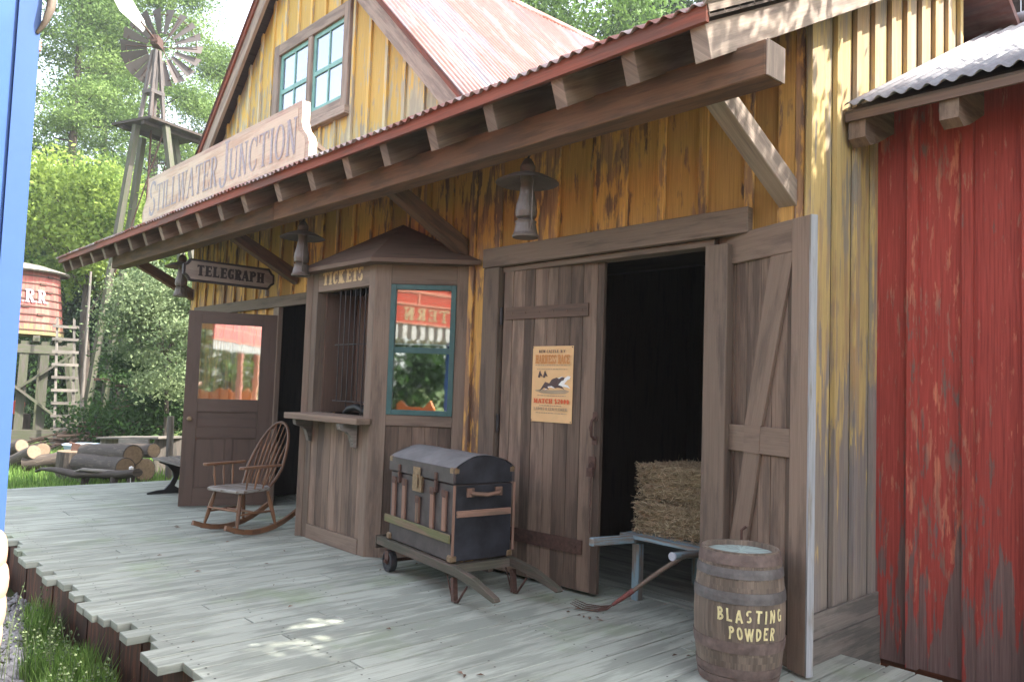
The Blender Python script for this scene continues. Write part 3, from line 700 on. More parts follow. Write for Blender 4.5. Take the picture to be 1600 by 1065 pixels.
# reveal boards, bars
mb = MB(); mb.box(-6.69, -6.665, BY+.09, BY+.42, 1.165, 2.29)
for k in range(3): mb.box(-6.66+k*.1, -6.565+k*.1, BY+.42, BY+.43, 1.165, 2.29)
mb.box(-7.2, -5.2, FY+.25, FY+.27, 0, 2.4)
mb.build('reveal', 'taupe', ba)
for k in range(7):
    x = -5.835-k*.085; MB().tube([(x, BY+.05, 1.166 if k < 2 else 1.28), (x, BY+.05, 2.288)], .006, 6).build('bar', 'iron', ba)
for z in (1.28, 1.79): MB().tube([(-6.42, BY+.056, z), (-5.802, BY+.056, z)], .006, 6).build('cross_bar', 'iron', ba)
mb = MB(); mb.tube([(-6.38, BY+.16, 1.17), (-6.30, BY+.16, 1.21), (-6.18, BY+.17, 1.23), (-6.05, BY+.16, 1.20), (-5.98, BY+.17, 1.17)], [.02, .03, .035, .03, .015], 8)
mb.lathe([(0, 0), (.03, 0), (.028, .02), (.01, .03), (.01, .07), (.02, .08), (0, .09)], (-6.12, BY+.2, 1.166), 12); mb.tube([(-6.40, BY+.2, 1.166), (-6.44, BY+.2, 1.26)], .006, 5)
tag(mb.build('ticket_clutter', 'black', None, (-6.2, BY+.17, 1.166)), 'small dark metal stamp and papers on the ticket counter behind the bars', 'ticket stamp')
# TICKETS lettering
q, wl = text('TICKETS', .12, .70, T=.29, t=.15, serif=.08, sf=.11, gap=.10)
letters('lettering', 'lettercream', ba, q, lambda x, y, o: (-6.60+x, BY+.003-o-.001, 2.345+y))
# teal double hung window in the angled side
mb = MB(); mb.M = angled((BX1, BY), D45, N45)
mb.box(.14, .185, -.012, .06, 1.192, 2.298); mb.box(.655, .70, -.012, .06, 1.192, 2.298)
mb.box(.185, .655, -.0105, .05, 2.255, 2.298); mb.box(.185, .655, -.010, .05, 1.192, 1.235); mb.box(.185, .655, -.002, .05, 1.715, 1.765)
sash = mb.build('window_sash', 'teal', ba, bevel=.003)
for z0, z1, yy in ((1.765, 2.255, .018), (1.235, 1.715, .010)):
    mb = MB(); mb.M = angled((BX1, BY), D45, N45); mb.box(.185, .655, yy, yy+.004, z0, z1); mb.build('pane', 'glass' if z1 < 2 else 'glassbay', ba)
mb = MB(); mb.M = angled((BX1, BY), D45, N45); mb.box(.187, .653, .030, .034, 1.80, 2.255); mb.build('roller_blind', 'blind', ba)
mb = MB(); mb.M = angled((BX1, BY), D45, N45); mb.box(.187, .653, .026, .038, 1.785, 1.80); mb.build('blind_rail', 'white', ba)
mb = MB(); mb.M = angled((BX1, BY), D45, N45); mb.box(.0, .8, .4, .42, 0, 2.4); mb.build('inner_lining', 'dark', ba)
# ================================================================== DOORS
def framed(h, t):
    h = Vector((*h, 0)); e = (Vector((*t, 0))-h).normalized(); nv = Vector((e.y, -e.x, 0))   # outward, right of travel
    return Matrix(((e.x, -nv.x, 0, h.x), (e.y, -nv.y, 0, h.y), (0, 0, 1, 0), (0, 0, 0, 1))), h, e, nv
# telegraph door, swung open (seen face is the +X one)
Mt, h_, e_, n_ = framed((-8.93, 3.25), (-8.57, 4.17))    # s from the tip towards the hinge; outward = right of travel
WD = (Vector((-8.57, 4.17))-Vector((-8.93, 3.25))).length
def S(s): return WD-s
mb = MB(); mb.M = Mt; y0, y1 = 0., .04
mb.box(0, .14, y0, y1, .015, 2.20); mb.box(WD-.20, WD, y0, y1, .015, 2.20)
mb.box(.14, WD-.20, y0, y1, 2.06, 2.20); mb.box(.14, WD-.20, y0, y1, 1.07, 1.21); mb.box(.14, WD-.20, y0, y1, .775, .89); mb.box(.14, WD-.20, y0, y1, .015, .21)
mb.box(.14, WD-.20, y0+.014, y1-.014, .89, 1.07); mb.box(.455, .535, y0, y1, .21, .775); mb.box(.14, .455, y0+.014, y1-.014, .21, .775); mb.box(.535, WD-.20, y0+.014, y1-.014, .21, .775)
for (a, b, c, d_) in ((.14, WD-.20, .89, 1.07), (.14, .455, .21, .775), (.535, WD-.20, .21, .775)):
    for z in (c, d_-.012): mb.box(a, b, .004, .0135, z, z+.012)
    for s in (a, b-.012): mb.box(s, s+.012, .0045, .0132, c+.012, d_-.012)
td = mb.build('telegraph_door', 'doorbrown', st, bevel=.003)
mb = MB(); mb.M = Mt; mb.box(.14, WD-.20, .016, .022, 1.21, 2.06); mb.build('pane', 'glass', td)
mb = MB(); mb.M = Mt
for k in range(2): mb.M = Mt @ Matrix.Translation((.07, -.03, .985)) @ Matrix.Rotation(R(90), 4, 'X'); 
mb.lathe([(0, -.035), (.012, -.03), (.012, -.01), (.026, 0), (.03, .012), (.022, .028), (0, .032)], (0, 0, 0), 14); mb.build('door_knob', 'brass', td)
# left barn door (closed leaf)
Mb, *_ = framed((-4.655, 4.165), (-3.665, 4.235)); WB = math.hypot(.99, .07)
mb = MB(); mb.M = Mb; s = 0
while s < WB-.02:
    w_ = min(random.choice((.10, .115, .13)), WB-s)
    if WB-s-w_ < .05: w_ = WB-s
    mb.box(s, s+w_-.003, random.random()*.003, .035, .03, 2.375); s += w_
bl = mb.build('barn_door', 'taupe_pale', st, bevel=.002); bl['label'] = 'closed left leaf with a poster pinned to it'
for z0, z1, mat in ((1.99, 2.085, 'taupe'), (.285, .385, 'rustiron')):
    mb = MB(); mb.M = Mb; mb.box(.03, .86, -.012, -.0005, z0, z1)
    for k in range(6): mb.lathe([(.008, 0), (.005, .004), (0, .005)], (.1+k*.14, -.012, (z0+z1)/2), 6) if 0 else mb.box(.1+k*.14, .112+k*.14, -.016, -.012, (z0+z1)/2-.006, (z0+z1)/2+.006)
    mb.build('strap', mat, bl)
mb = MB(); mb.M = Mb
mb.tube([(.945, -.004, 1.26), (.945, -.04, 1.24), (.945, -.05, 1.19), (.945, -.04, 1.13), (.945, -.004, 1.11)], [.012, .010, .013, .010, .012], 8); mb.box(.925, .965, -.006, -.0004, 1.235, 1.30); mb.box(.925, .965, -.006, -.0004, 1.07, 1.13)
mb.build('handle', 'rustiron', bl)
mb = MB(); mb.M = Mb; mb.box(.90, .96, -.008, -.0004, .90, .985); mb.box(.905, .955, -.035, -.009, .845, .905)
mb.tube([(.915, -.02, .905), (.915, -.02, .93), (.93, -.02, .945), (.945, -.02, .93), (.945, -.02, .905)], .005, 6)
pts = [(.93, -.012, .84-.028*k+.0) for k in range(14)]
for k, p in enumerate(pts): mb.tube([(p[0]-.006*(k % 2), p[1], p[2]), (p[0]+.006*(k % 2), p[1]-.004, p[2]-.03)], .0035, 5)
mb.build('padlock', 'rustiron', bl)
for z in (.6, 1.1, 1.95): 
    mb = MB(); mb.M = Mb; mb.tube([(-.012, -.012, z), (-.012, -.012, z+.14)], .012, 8); mb.build('hinge', 'iron', bl)
# right barn door (open leaf, frame and diagonal brace)
Mr, *_ = framed((-2.81, 4.135), (-1.99, 3.95)) if 0 else framed((-2.80, 4.27-.02), (-1.99, 3.95)); WR = math.hypot(.81, .30)
mb = MB(); mb.M = Mr; s = 0
for w_ in (.10, .13, .11, .12, .10, .12, .10, .14):
    w_ = min(w_, WR-s)
    if w_ > .01: mb.box(s, s+w_-.003, .022+random.random()*.003, .045, .02, 2.425)
    s += w_
brr = mb.build('barn_door', 'taupe_pale', st, bevel=.002); brr['label'] = 'open right leaf showing its frame and diagonal brace'
mb = MB(); mb.M = Mr
mb.box(0, .156, 0, .0215, .015, 2.43); mb.box(.73, WR, 0, .0215, .015, 2.43)
mb.box(.156, .73, .001, .0215, 2.25, 2.43); mb.box(.156, .73, .001, .0215, 1.125, 1.28); mb.box(.156, .73, .001, .0215, .02, .18)
mb.build('door_frame', 'rail', brr, bevel=.004)
mb = MB(); mb.M = Mr; mb.prism([(.56, 2.248), (.729, 2.248), (.729, 2.20), (.50, 1.282), (.355, 1.282)], (0, .0205, 0), (1, 0, 0), (0, 0, 1), .018, g=(.22, 1))
mb.prism([(.352, 1.123), (.49, 1.123), (.30, .182), (.158, .182), (.158, .22)], (0, .0205, 0), (1, 0, 0), (0, 0, 1), .018, g=(.2, 1))
mb.prism([(.357, 1.281), (.497, 1.281), (.488, 1.124), (.353, 1.124)], (0, .0008, 0), (1, 0, 0), (0, 0, 1), .003)
o = mb.build('diagonal_brace', 'rail', brr)
mb = MB(); mb.M = Mr; mb.box(WR+.0005, WR+.012, .0, .045, .016, 2.43); mb.build('door_edge', 'litedge', brr)  # thin strip that paints light onto the open leaf's edge
mb = MB(); mb.M = Mr; mb.tube([(.39, -.004, .70), (.39, -.035, .68), (.39, -.035, .58), (.39, -.004, .56)], .008, 6); mb.build('handle', 'rustiron', brr)
# ================================================================== RED BUILDING
rb = thing('red_shed', (.5, 5.05, 0), 'red peeling board and batten shed with pale corrugated roof on the right', 'shed')
RY = 5.05
mb = MB(); boards(mb, SX+.012, 3.4, RY, -.13, lambda x: 3.42, pitch=.306, bw=.064, off=.245, bt=.045); mb.build('front_wall', 'red', rb)
mb = MB(); mb.box(SX+.012, 3.4, RY+.04, RY+.2, -.5, -.135); mb.build('foundation', 'skirt', rb)
mb = MB(); dd = Vector((0, 1, .51)).normalized(); n2 = Vector((0, -.51, 1)).normalized()
for k in range(21):
    y0 = 4.60+k*.125; mb.obox(Vector((.68, y0+.06, 3.20+.51*(y0+.06-4.58)-.035)), ((1, 0, 0), dd, n2), (2.78, .069, .012))
rr = mb.build('roof', 'soffit', rb)
corr('roof_sheet', 'roofwhite', (SX+.03, 4.56, 3.215), (1, 0, 0), 5.6, (0, 1, .51), 3.0, rr, wl=.089, amp=.013, wob=.01)
mb = MB(); mb.tube([(SX, 7.25, 4.63), (3.5, 7.25, 4.63)], .05, 8); mb.build('ridge_cap', 'roofwhite', rr)
mb = MB(); mb.box(SX+.02, 3.5, 4.60, 4.62, 3.125, 3.18); mb.build('fascia', 'taupe', rr)
for x in (-2.04, -1.53, -.98, -.43, .12, .67, 1.22, 1.77, 2.32, 2.87):
    mb = MB(); mb.prism([(4.625, 3.15), (4.625, 3.02), (4.70, 2.985), (4.80, 3.02), (5.048, 3.14), (5.048, 3.37)], (x-.05, 0, 0), (0, 1, 0), (0, 0, 1), .10); mb.build('rafter_tail', 'rafter', rr)
mb = MB(); mb.box(SX+.012, 3.4, 7.4, 7.45, 0, 4.5); mb.box(3.38, 3.4, 5.1, 7.4, -.1, 3.4); mb.build('rear_wall', 'red', rb)
# dark shed beyond
bs = thing('rear_shed', (-.5, 8.6, 0), 'dark brown shed wall rising behind the pale corrugated roof', 'shed')
mb = MB(); x = -3.4
for k in range(24): mb.box(x, x+.21, 9.0, 9.03, 0, 9.0); x += .22
mb.build('wall', 'dark', bs)
mb = MB(); mb.beam((-2.62, 8.5, 6.3), (-2.2, 8.5, 4.3), .12, .14); mb.build('brace', 'greywood', bs)
mb = MB(); mb.box(-2.12, -1.0, 8.45, 8.5, 0, 7.0); mb.build('panel', 'dark', bs)
# ================================================================== SIGNS
sg = thing('station_sign', (-7.75, 2.96, 3.2), 'long cream board lettered STILLWATER JUNCTION standing on the porch roof', 'sign')
def outline(x0, x1, z0, z1, k=.15):
    zm = z0+(z1-z0)*.62; h = z1-z0
    right = [(x1+k*.0, z1), (x1+k*.05, z0+h*.80), (x1+k*.02, z0+h*.68), (x1+k*.25, z0+h*.55), (x1+k*.8, z0+h*.42), (x1+k, z0+h*.32), (x1+k, z0)]
    left = [(x0-k, z0), (x0-k, z0+h*.32), (x0-k*.8, z0+h*.42), (x0-k*.25, z0+h*.55), (x0-k*.02, z0+h*.68), (x0, z0+h*.80), (x0, z1)]
    return left+right
sx0, sx1, sz0, sz1 = -9.69, -5.90, 3.205, 3.765
mb = MB(); mb.prism(outline(sx0, sx1, sz0, sz1), (0, 3.04, 0), (1, 0, 0), (0, 0, 1), .075); mb.build('board', 'signborder', sg)
mb = MB(); mb.prism(outline(sx0+.06, sx1-.06, sz0+.05, sz1-.05), (0, 2.964, 0), (1, 0, 0), (0, 0, 1), .003, tone=.5); mb.build('face', 'signcream', sg)
q, wl = text('STILLWATER', .31, 1.98, T=.13, t=.05, serif=.055, sf=.05, gap=.09, caps={0: 1.28})
letters('lettering', 'lettergrey', sg, q, lambda x, y, o: (sx0+.10+x, 2.9605-o, sz0+.125+y))
q, wl = text('JUNCTION', .31, 1.60, T=.13, t=.05, serif=.055, sf=.05, gap=.09, caps={0: 1.45})
letters('lettering', 'lettergrey', sg, q, lambda x, y, o: (sx0+2.14+x, 2.9605-o, sz0+.125+y))
for x in (-9.2, -7.8, -6.3): MB().beam((x, 3.05, 3.70), (x, 3.45, zt(3.45)+.10), .04, .04).build('strut', 'trim', sg)
# telegraph sign, perpendicular to the wall
tx = -8.75
ts = thing('telegraph_sign', (tx, 3.62, 2.64), 'small grey hanging sign lettered TELEGRAPH above the open brown door', 'sign')
def tz(y): return 2.64
pts = []
for sy, se in ((1, 1), (-1, 1)): pass
def tsout(a, b, h, c): return [(a, -h+c), (a, h-c), (a+c*.5, h-c*.7), (a+c, h), (b-c, h), (b-c*.5, h-c*.7), (b, h-c), (b, -h+c), (b-c*.5, -h+c*.7), (b-c, -h), (a+c, -h), (a+c*.5, -h+c*.7)]
mb = MB(); mb.prism(tsout(3.09, 4.15, .125, .07), (tx-.03, 0, 2.63), (0, 1, 0), (0, 0, 1), .045); mb.build('board', 'letterdark', ts)
mb = MB(); mb.prism(tsout(3.115, 4.125, .10, .06), (tx+.0155, 0, 2.63), (0, 1, 0), (0, 0, 1), .004, tone=.5); mb.build('face', 'signgrey', ts)
q, wl = text('TELEGRAPH', .12, .78, T=.30, t=.15, serif=.07, sf=.11, gap=.10)
letters('lettering', 'letterdark', ts, q, lambda x, y, o: (tx+.020+o, 3.24+x, 2.573+y))
for y in (3.30, 3.95): MB().tube([(tx-.01, y, 2.755), (tx-.01, y, zt(y)-.13 if y > 3.4 else 2.90)], .006, 6).build('hanger', 'iron', ts)
MB().box(tx-.03, tx+.0, 4.06, 4.10, 2.43, 2.504).build('support', 'pale_timber', ts)
# ================================================================== LANTERNS
def lantern(loc):
    t = thing('station_lantern', loc, 'l', 'lantern', 'tin lanterns hanging under the porch'); x, y, z = loc    # z = bottom of the base
    c = (x, y, z)
    MB().lathe([(0, 0), (.085, 0), (.088, .012), (.078, .03), (.066, .09), (.07, .105), (.05, .12), (0, .12)], c, 24).build('fount', 'lantern', t)
    MB().lathe([(.045, .12), (.066, .135), (.072, .17), (.066, .22), (.05, .28), (.042, .34), (.040, .37), (0, .37)], c, 24).build('chimney', 'lantern', t)
    MB().lathe([(.035, .43), (.06, .425), (.12, .405), (.205, .362), (.208, .357), (.12, .392), (.05, .41), (.035, .415)], c, 32).build('hood', 'lantern', t)
    MB().lathe([(.042, .36), (.048, .40), (.05, .47), (.035, .50), (.02, .52), (0, .525)], c, 16).build('cap', 'lantern', t)
    for s in (-1, 1):
        a = R(-20); dx, dy = math.cos(a)*s, math.sin(a)*s
        MB().tube([(x+dx*.07, y+dy*.07, z+.04), (x+dx*.095, y+dy*.095, z+.10), (x+dx*.095, y+dy*.095, z+.36), (x+dx*.06, y+dy*.06, z+.40)], .006, 6).build('side_tube', 'lantern', t)
    MB().tube([(x, y, z+.52), (x+.02, y, z+.55), (x, y, z+.58), (x, y, z+.80)], .008, 6).build('hook', 'iron', t)
    return t
l1 = lantern((-3.67, 3.45, 2.425)); l1['label'] = 'tin lantern hanging under the porch above the closed barn door leaf'
for x, lb in ((-6.72, 'tin lantern hanging under the porch beside the ticket bay roof'), (-9.80, 'tin lantern hanging under the porch behind the TELEGRAPH sign')):
    c = copy_tree(l1); c.location.x = x; c['label'] = lb
# ================================================================== POSTER
po = thing('poster', (-4.14, 4.18, 1.2), 'yellowed paper race poster with running horses pinned to the closed barn door', 'poster')
u0 = (Vector((-3.665, 4.235, 0))-Vector((-4.655, 4.165, 0))).normalized(); nu = Vector((u0.y, -u0.x, 0))
def pp(x, z, o): v = Vector((-4.655, 4.165, 0))+u0*x+nu*(.004+o); return (v.x, v.y, z)
p0, p1, q0, q1 = .335, .735, 1.205, 1.775
mb = MB(); ns = 10
vs = []
for i in range(ns+1):
    for j in range(ns+1):
        vs.append(pp(p0+(p1-p0)*i/ns, q0+(q1-q0)*j/ns, .0015*math.sin(i*1.3)*math.sin(j*1.1)+.002))
mb._add(vs, [(i*(ns+1)+j, (i+1)*(ns+1)+j, (i+1)*(ns+1)+j+1, i*(ns+1)+j+1) for i in range(ns) for j in range(ns)], [[(0, 0)]*4]*(ns*ns), .5, True)
mb.build('sheet', 'paper', po)
def pl(name, mat, s, x, z, h, w_, **k):
    q, _ = text(s, h, w_, **k); letters(name, mat, po, q, lambda a, b, o: pp(x+a, z+b, .0045+o))
pl('heading', 'inkdark', 'NEW CASTLE, N.Y.', p0+.065, 1.724, .022, .27, T=.2, t=.09, serif=.06, sf=.08, gap=.16)
pl('title', 'inkorange', 'HARNESS RACE', p0+.03, 1.643, .066, .34, T=.24, t=.13, serif=.08, sf=.14, gap=.06)
pl('prize_line', 'inkred', 'MATCH $2000', p0+.025, 1.345, .034, .35, T=.26, t=.15, serif=.07, sf=.13, gap=.10)
pl('small_line', 'inkgrey', 'LADIES & GENTLEMEN', p0+.03, 1.293, .022, .33, T=.2, t=.1, serif=.06, sf=.08, gap=.14)
mb = MB()
for z, a, b in ((1.628, .03, .37), (1.598, .05, .35), (1.40, .06, .34), (1.325, .08, .30), (1.27, .05, .35)):
    x = a
    while x < b: l = random.uniform(.008, .03); mb.quad(pp(p0+x, z, .0046), pp(p0+min(b, x+l), z, .0046), pp(p0+min(b, x+l), z+.006, .0046), pp(p0+x, z+.006, .0046), .5); x += l+.005
mb.build('small_print', 'inkgrey', po)
def pshape(name, mat, pts, o):
    mb = MB(); k = len(pts); mb._add([pp(p0+a, 1.42+b, o) for a, b in pts], [tuple(range(k))], [[(0, 0)]*k], .5); mb.build(name, mat, po)
pshape('engraved_ground', 'inkgrey', [(.03, .02), (.10, .0), (.2, -.004), (.33, .0), (.375, .02), (.33, .03), (.2, .024), (.1, .03)], .0046)
hz = [(.11, .055), (.135, .085), (.175, .075), (.20, .105), (.245, .12), (.27, .11), (.30, .125), (.325, .12), (.315, .10), (.295, .095), (.28, .08), (.265, .065), (.30, .055), (.325, .03), (.30, .04), (.26, .045), (.235, .04), (.20, .055), (.16, .05), (.175, .03), (.145, .035), (.125, .04), (.09, .02), (.075, .015), (.095, .035)]
pshape('engraved_horse', 'inkdark', hz, .0050)
pshape('engraved_horse', 'white', [(x+.055, z+.008) for x, z in hz], .0048)
for dx in (0, .05): pshape('engraved_driver', 'inkdark', [(.06+dx, .12), (.075+dx, .165), (.085+dx, .168), (.088+dx, .155), (.11+dx, .125), (.085+dx, .13), (.08+dx, .115)], .0052)
for a, z in ((p0+.008, q0+.01), (p1-.008, q0+.01), (p0+.008, q1-.01), (p1-.008, q1-.01)):
    mb = MB(); c = Vector(pp(a, z, .006)); mb.tube([c, c+nu*.004], .004, 8); mb.build('pin', 'iron', po)
# ================================================================== TRUNK ON CART
K = Vector((-4.215, 3.37, 0)); eL = Vector((-.991, .134, 0)); eD = Vector((.098, .995, 0)).normalized(); TL, TD = .985, .52
Mk = Matrix(((eL.x, eD.x, 0, K.x), (eL.y, eD.y, 0, K.y), (0, 0, 1, 0), (0, 0, 0, 1)))   # local: x to the far end, y to the wall
# note: eL x eD points down, so outward windings are flipped on purpose below
tk = thing('travel_trunk', (K.x-.5, K.y+.3, .25), 'large black dome top travel trunk with wooden slats on the luggage cart', 'trunk')
mb = MB(); mb.M = Mk; mb.box(0.012, TL-.012, 0.012, TD-.012, .252, .775); body = mb.build('body', 'leather', tk, bevel=.008)
mb = MB(); mb.M = Mk; mb.box(0.004, .0115, 0.02, TD-.02, .262, .768); mb.build('end_panel', 'leather_end', tk)
mb = MB(); mb.M = Mk   # domed lid
prof = []; nD = 14
for i in range(nD+1):
    t = i/nD; prof.append((t*TD, .885+.088*math.sin(math.pi*t)**.85 if 0 < i < nD else .885))
nx_ = 10; vs = []
for i in range(nx_+1):
    for (y, z) in prof: 
        xx = i/nx_*TL; dent = .006*math.sin(xx*17+y*9)*math.sin(y*11)
        vs.append((xx, y, z+dent*(1 if 0 < y < TD else 0)))
k = nD+1; fs = [(i*k+j, (i+1)*k+j, (i+1)*k+j+1, i*k+j+1) for i in range(nx_) for j in range(nD)]
mb._add(vs, fs, [[(vs[q][0], vs[q][1]) for q in f] for f in fs], .5, True); lid = mb.build('lid_top', 'lid', tk)
mb = MB(); mb.M = Mk; mb.box(0, TL, -.002, .02, .782, .888); mb.box(0, TL, TD-.02, TD+.002, .782, .888); mb.build('lid_rim', 'leather', tk, bevel=.004)
for e in (0, TL-.02):
    mb = MB(); mb.M = Mk; mb.prism([(.0215, .782), (TD-.0215, .782)]+[(min(max(y, .0215), TD-.0215), z-.003) for y, z in prof[::-1]], (e, 0, 0), (0, 1, 0), (0, 0, 1), .02); mb.build('lid_end', 'leather_end', tk)
for s, za, zb in ((.115, .40, .745), (.285, .385, .745), (.50, .395, .655), (.72, .385, .755), (.885, .38, .755)):
    mb = MB(); mb.M = Mk; mb.box(s-.024, s+.024, -.008, .0115, za+.05, zb-.02); mb.build('slat', 'slat', tk, bevel=.003)
    mb = MB(); mb.M = Mk; mb.box(s-.028, s+.028, -.012, -.0085, zb-.065, zb-.012); mb.build('slat_cap', 'rustiron', tk, bevel=.002)
mb = MB(); mb.M = Mk; mb.box(-.004, TL+.004, -.026, .0115, .395, .452) if 0 else mb.box(-.004, TL+.004, -.026, -.0125, .385, .445); mb.build('rub_rail', 'slatmoss', tk, bevel=.004)
mb = MB(); mb.M = Mk; mb.box(-.012, .0035, .03, TD-.03, .555, .60); mb.build('end_slat', 'slat', tk, bevel=.003)
mb = MB(); mb.M = Mk; mb.box(.44, .58, -.010, .0115, .672, .79); mb.box(.455, .565, -.014, -.0105, .765, .85); mb.lathe([(0, 0), (.02, 0)], (.5, -.016, .72)) if 0 else mb.box(.485, .535, -.02, -.0145, .70, .80); mb.build('lock', 'brass', tk, bevel=.004)
for s in (.235, .80):
    mb = MB(); mb.M = Mk; mb.box(s-.018, s+.018, -.014, .0, .79, .84); mb.box(s-.012, s+.012, -.016, .01, .70, .788); mb.build('latch', 'rustiron', tk, bevel=.003)
mb = MB(); mb.M = Mk
for y in (.14, .38): mb.box(-.008, .0035, y-.03, y+.03, .69, .75)
mb.tube([(-.010, .14, .72), (-.035, .16, .715), (-.04, .26, .705), (-.035, .36, .715), (-.010, .38, .72)], [.012, .014, .016, .014, .012], 8); mb.build('end_handle', 'slat', tk)
for (a, b) in ((-.003, .06), (TL-.06, TL+.003)):
    for (c, d_) in ((-.004, .05), (TD-.05, TD+.004)):
        for z0, z1 in ((.250, .30), (.845, .893)):
            mb = MB(); mb.M = Mk; mb.box(a, b, c, d_, z0, z1); mb.build('corner_cap', 'brass', tk, bevel=.01)
for y in (-.003, TD-.012): 
    mb = MB(); mb.M = Mk; mb.box(-.006, .0, y, y+.02, .30, .775); mb.build('edge_strip', 'slat', tk)
# cart
ct = thing('luggage_cart', (K.x-.5, K.y+.3, 0), 'low grey wooden luggage cart with small black wheels carrying the black trunk', 'cart')
for y in (-.01, TD-.02):
    mb = MB(); mb.M = Mk
    mb.prism([(1.12, .185), (1.12, .247), (-.05, .247), (-.30, .222), (-.56, .155), (-.58, .135), (-.55, .12), (-.28, .165), (-.05, .185)], (0, y+.035, 0), (1, 0, 0), (0, 0, 1), .045); mb.build('side_rail', 'cart', ct, bevel=.004)
for s in (-.02, .35, .72, 1.04):
    mb = MB(); mb.M = Mk; mb.box(s, s+.07, .036, TD-.032, .185, .24); mb.build('cross_piece', 'cart', ct)
mb = MB(); mb.M = Mk; mb.box(.98, 1.10, -.02, .05, .165, .25) if 0 else mb.box(1.125, 1.14, -.02, TD+.02, .15, .25); mb.build('end_board', 'cart', ct)
for y in (.0, TD-.06):
    mb = MB(); mb.M = Mk @ Matrix.Translation((.95, y+.02, .082)) @ Matrix.Rotation(R(90), 4, 'X')
    mb.lathe([(0, -.02), (.06, -.02), (.066, -.03), (.08, -.026), (.082, 0), (.08, .026), (.066, .03), (.06, .02), (0, .02)], (0, 0, 0), 28); wh = mb.build('wheel', 'rubber', ct)
    mb = MB(); mb.M = Mk @ Matrix.Translation((.95, y+.02, .082)) @ Matrix.Rotation(R(90), 4, 'X'); mb.lathe([(0, -.034), (.022, -.034), (.026, -.0205)], (0, 0, 0), 14); mb.lathe([(0, .034), (.022, .034), (.026, .0205)], (0, 0, 0), 14); mb.build('hub', 'rustiron', wh)
mb = MB(); mb.M = Mk; mb.tube([(.95, -.03, .083), (.95, TD, .083)], .013, 8); mb.box(.92, .98, -.012, .03, .09, .16); mb.box(.92, .98, TD-.03, TD+.01, .09, .16); mb.build('axle', 'rustiron', ct)
for y in (.012, TD-.01):
    mb = MB(); mb.M = Mk; mb.beam((-.03, y, .165), (-.05, y, .012), .035, .035, (0, 1, 0)); mb.tube([(-.05, y, .008), (-.09, y, .014), (-.20, y, .14)], .008, 6); mb.tube([(-.05, y, .012), (-.02, y, .014), (.06, y, .165)], .006, 6); mb.build('leg', 'rustiron', ct)
# ================================================================== BARREL
BC = Vector((-2.235, 3.72, 0)); BH = .665
bt = thing('barrel', tuple(BC), 'brown iron hooped keg lettered BLASTING POWDER by the open barn door', 'barrel')
def br(z): t = (z/BH-.5)*2; return .196+.034*(1-t*t)
mb = MB(); pr2 = [(.0, .02), (.17, .02), (.17, 0)]+[(br(BH*i/20), BH*i/20) for i in range(21)]+[(br(BH)-.018, BH), (br(BH)-.02, BH-.03)]
tn = [random.random() for _ in range(18)]
mb.lathe(pr2, BC, 54, tones=tn); mb.build('staves', 'stave', bt)
mb = MB(); mb.lathe([(br(BH)-.019, BH-.026), (.1, BH-.022), (0, BH-.02)], BC, 32); mb.build('head', 'barrelhead', bt)
for z0, z1, mt in ((BH-.062, BH-.008, 'hooprust'), (BH-.125, BH-.078, 'hoop'), (BH-.245, BH-.19, 'hoop'), (.18, .235, 'hooprust'), (.055, .10, 'hooprust'), (.006, .05, 'hooprust')):
    mb = MB(); mb.lathe([(br(z0)+.0005, z0), (br(z0)+.004, z0), (br((z0+z1)/2)+.005, (z0+z1)/2), (br(z1)+.004, z1), (br(z1)+.0005, z1)], BC, 54)
    mb.lathe([(.004, 0), (.004, .003), (0, .004)], (0, 0, 0)) if 0 else None
    mb.build('hoop', mt, bt)
vw = math.atan2(-BC.y, -BC.x)      # direction from the barrel to the viewer's place
def onb(ang0, z0):
    def fn(x, y, o):
        z = z0+y; r = br(z)+.0012+o; a = ang0+x/.23; return (BC.x+math.cos(a)*r, BC.y+math.sin(a)*r, z)
    return fn
def wob(q): return [[(p[0]+.002*math.sin(p[1]*60+p[0]*20), p[1]+.0025*math.sin(p[0]*45)) for p in a] for a in q]
q, wl = text('BLASTING', .062, .345, T=.2, t=.18, serif=0, sf=.1, gap=.30); letters('lettering', 'letteryellow', bt, wob(q), onb(vw-R(27), .335))
q, wl = text('POWDER', .062, .235, T=.2, t=.18, serif=0, sf=.1, gap=.24); letters('lettering', 'letteryellow', bt, wob(q), onb(vw-R(12), .25))
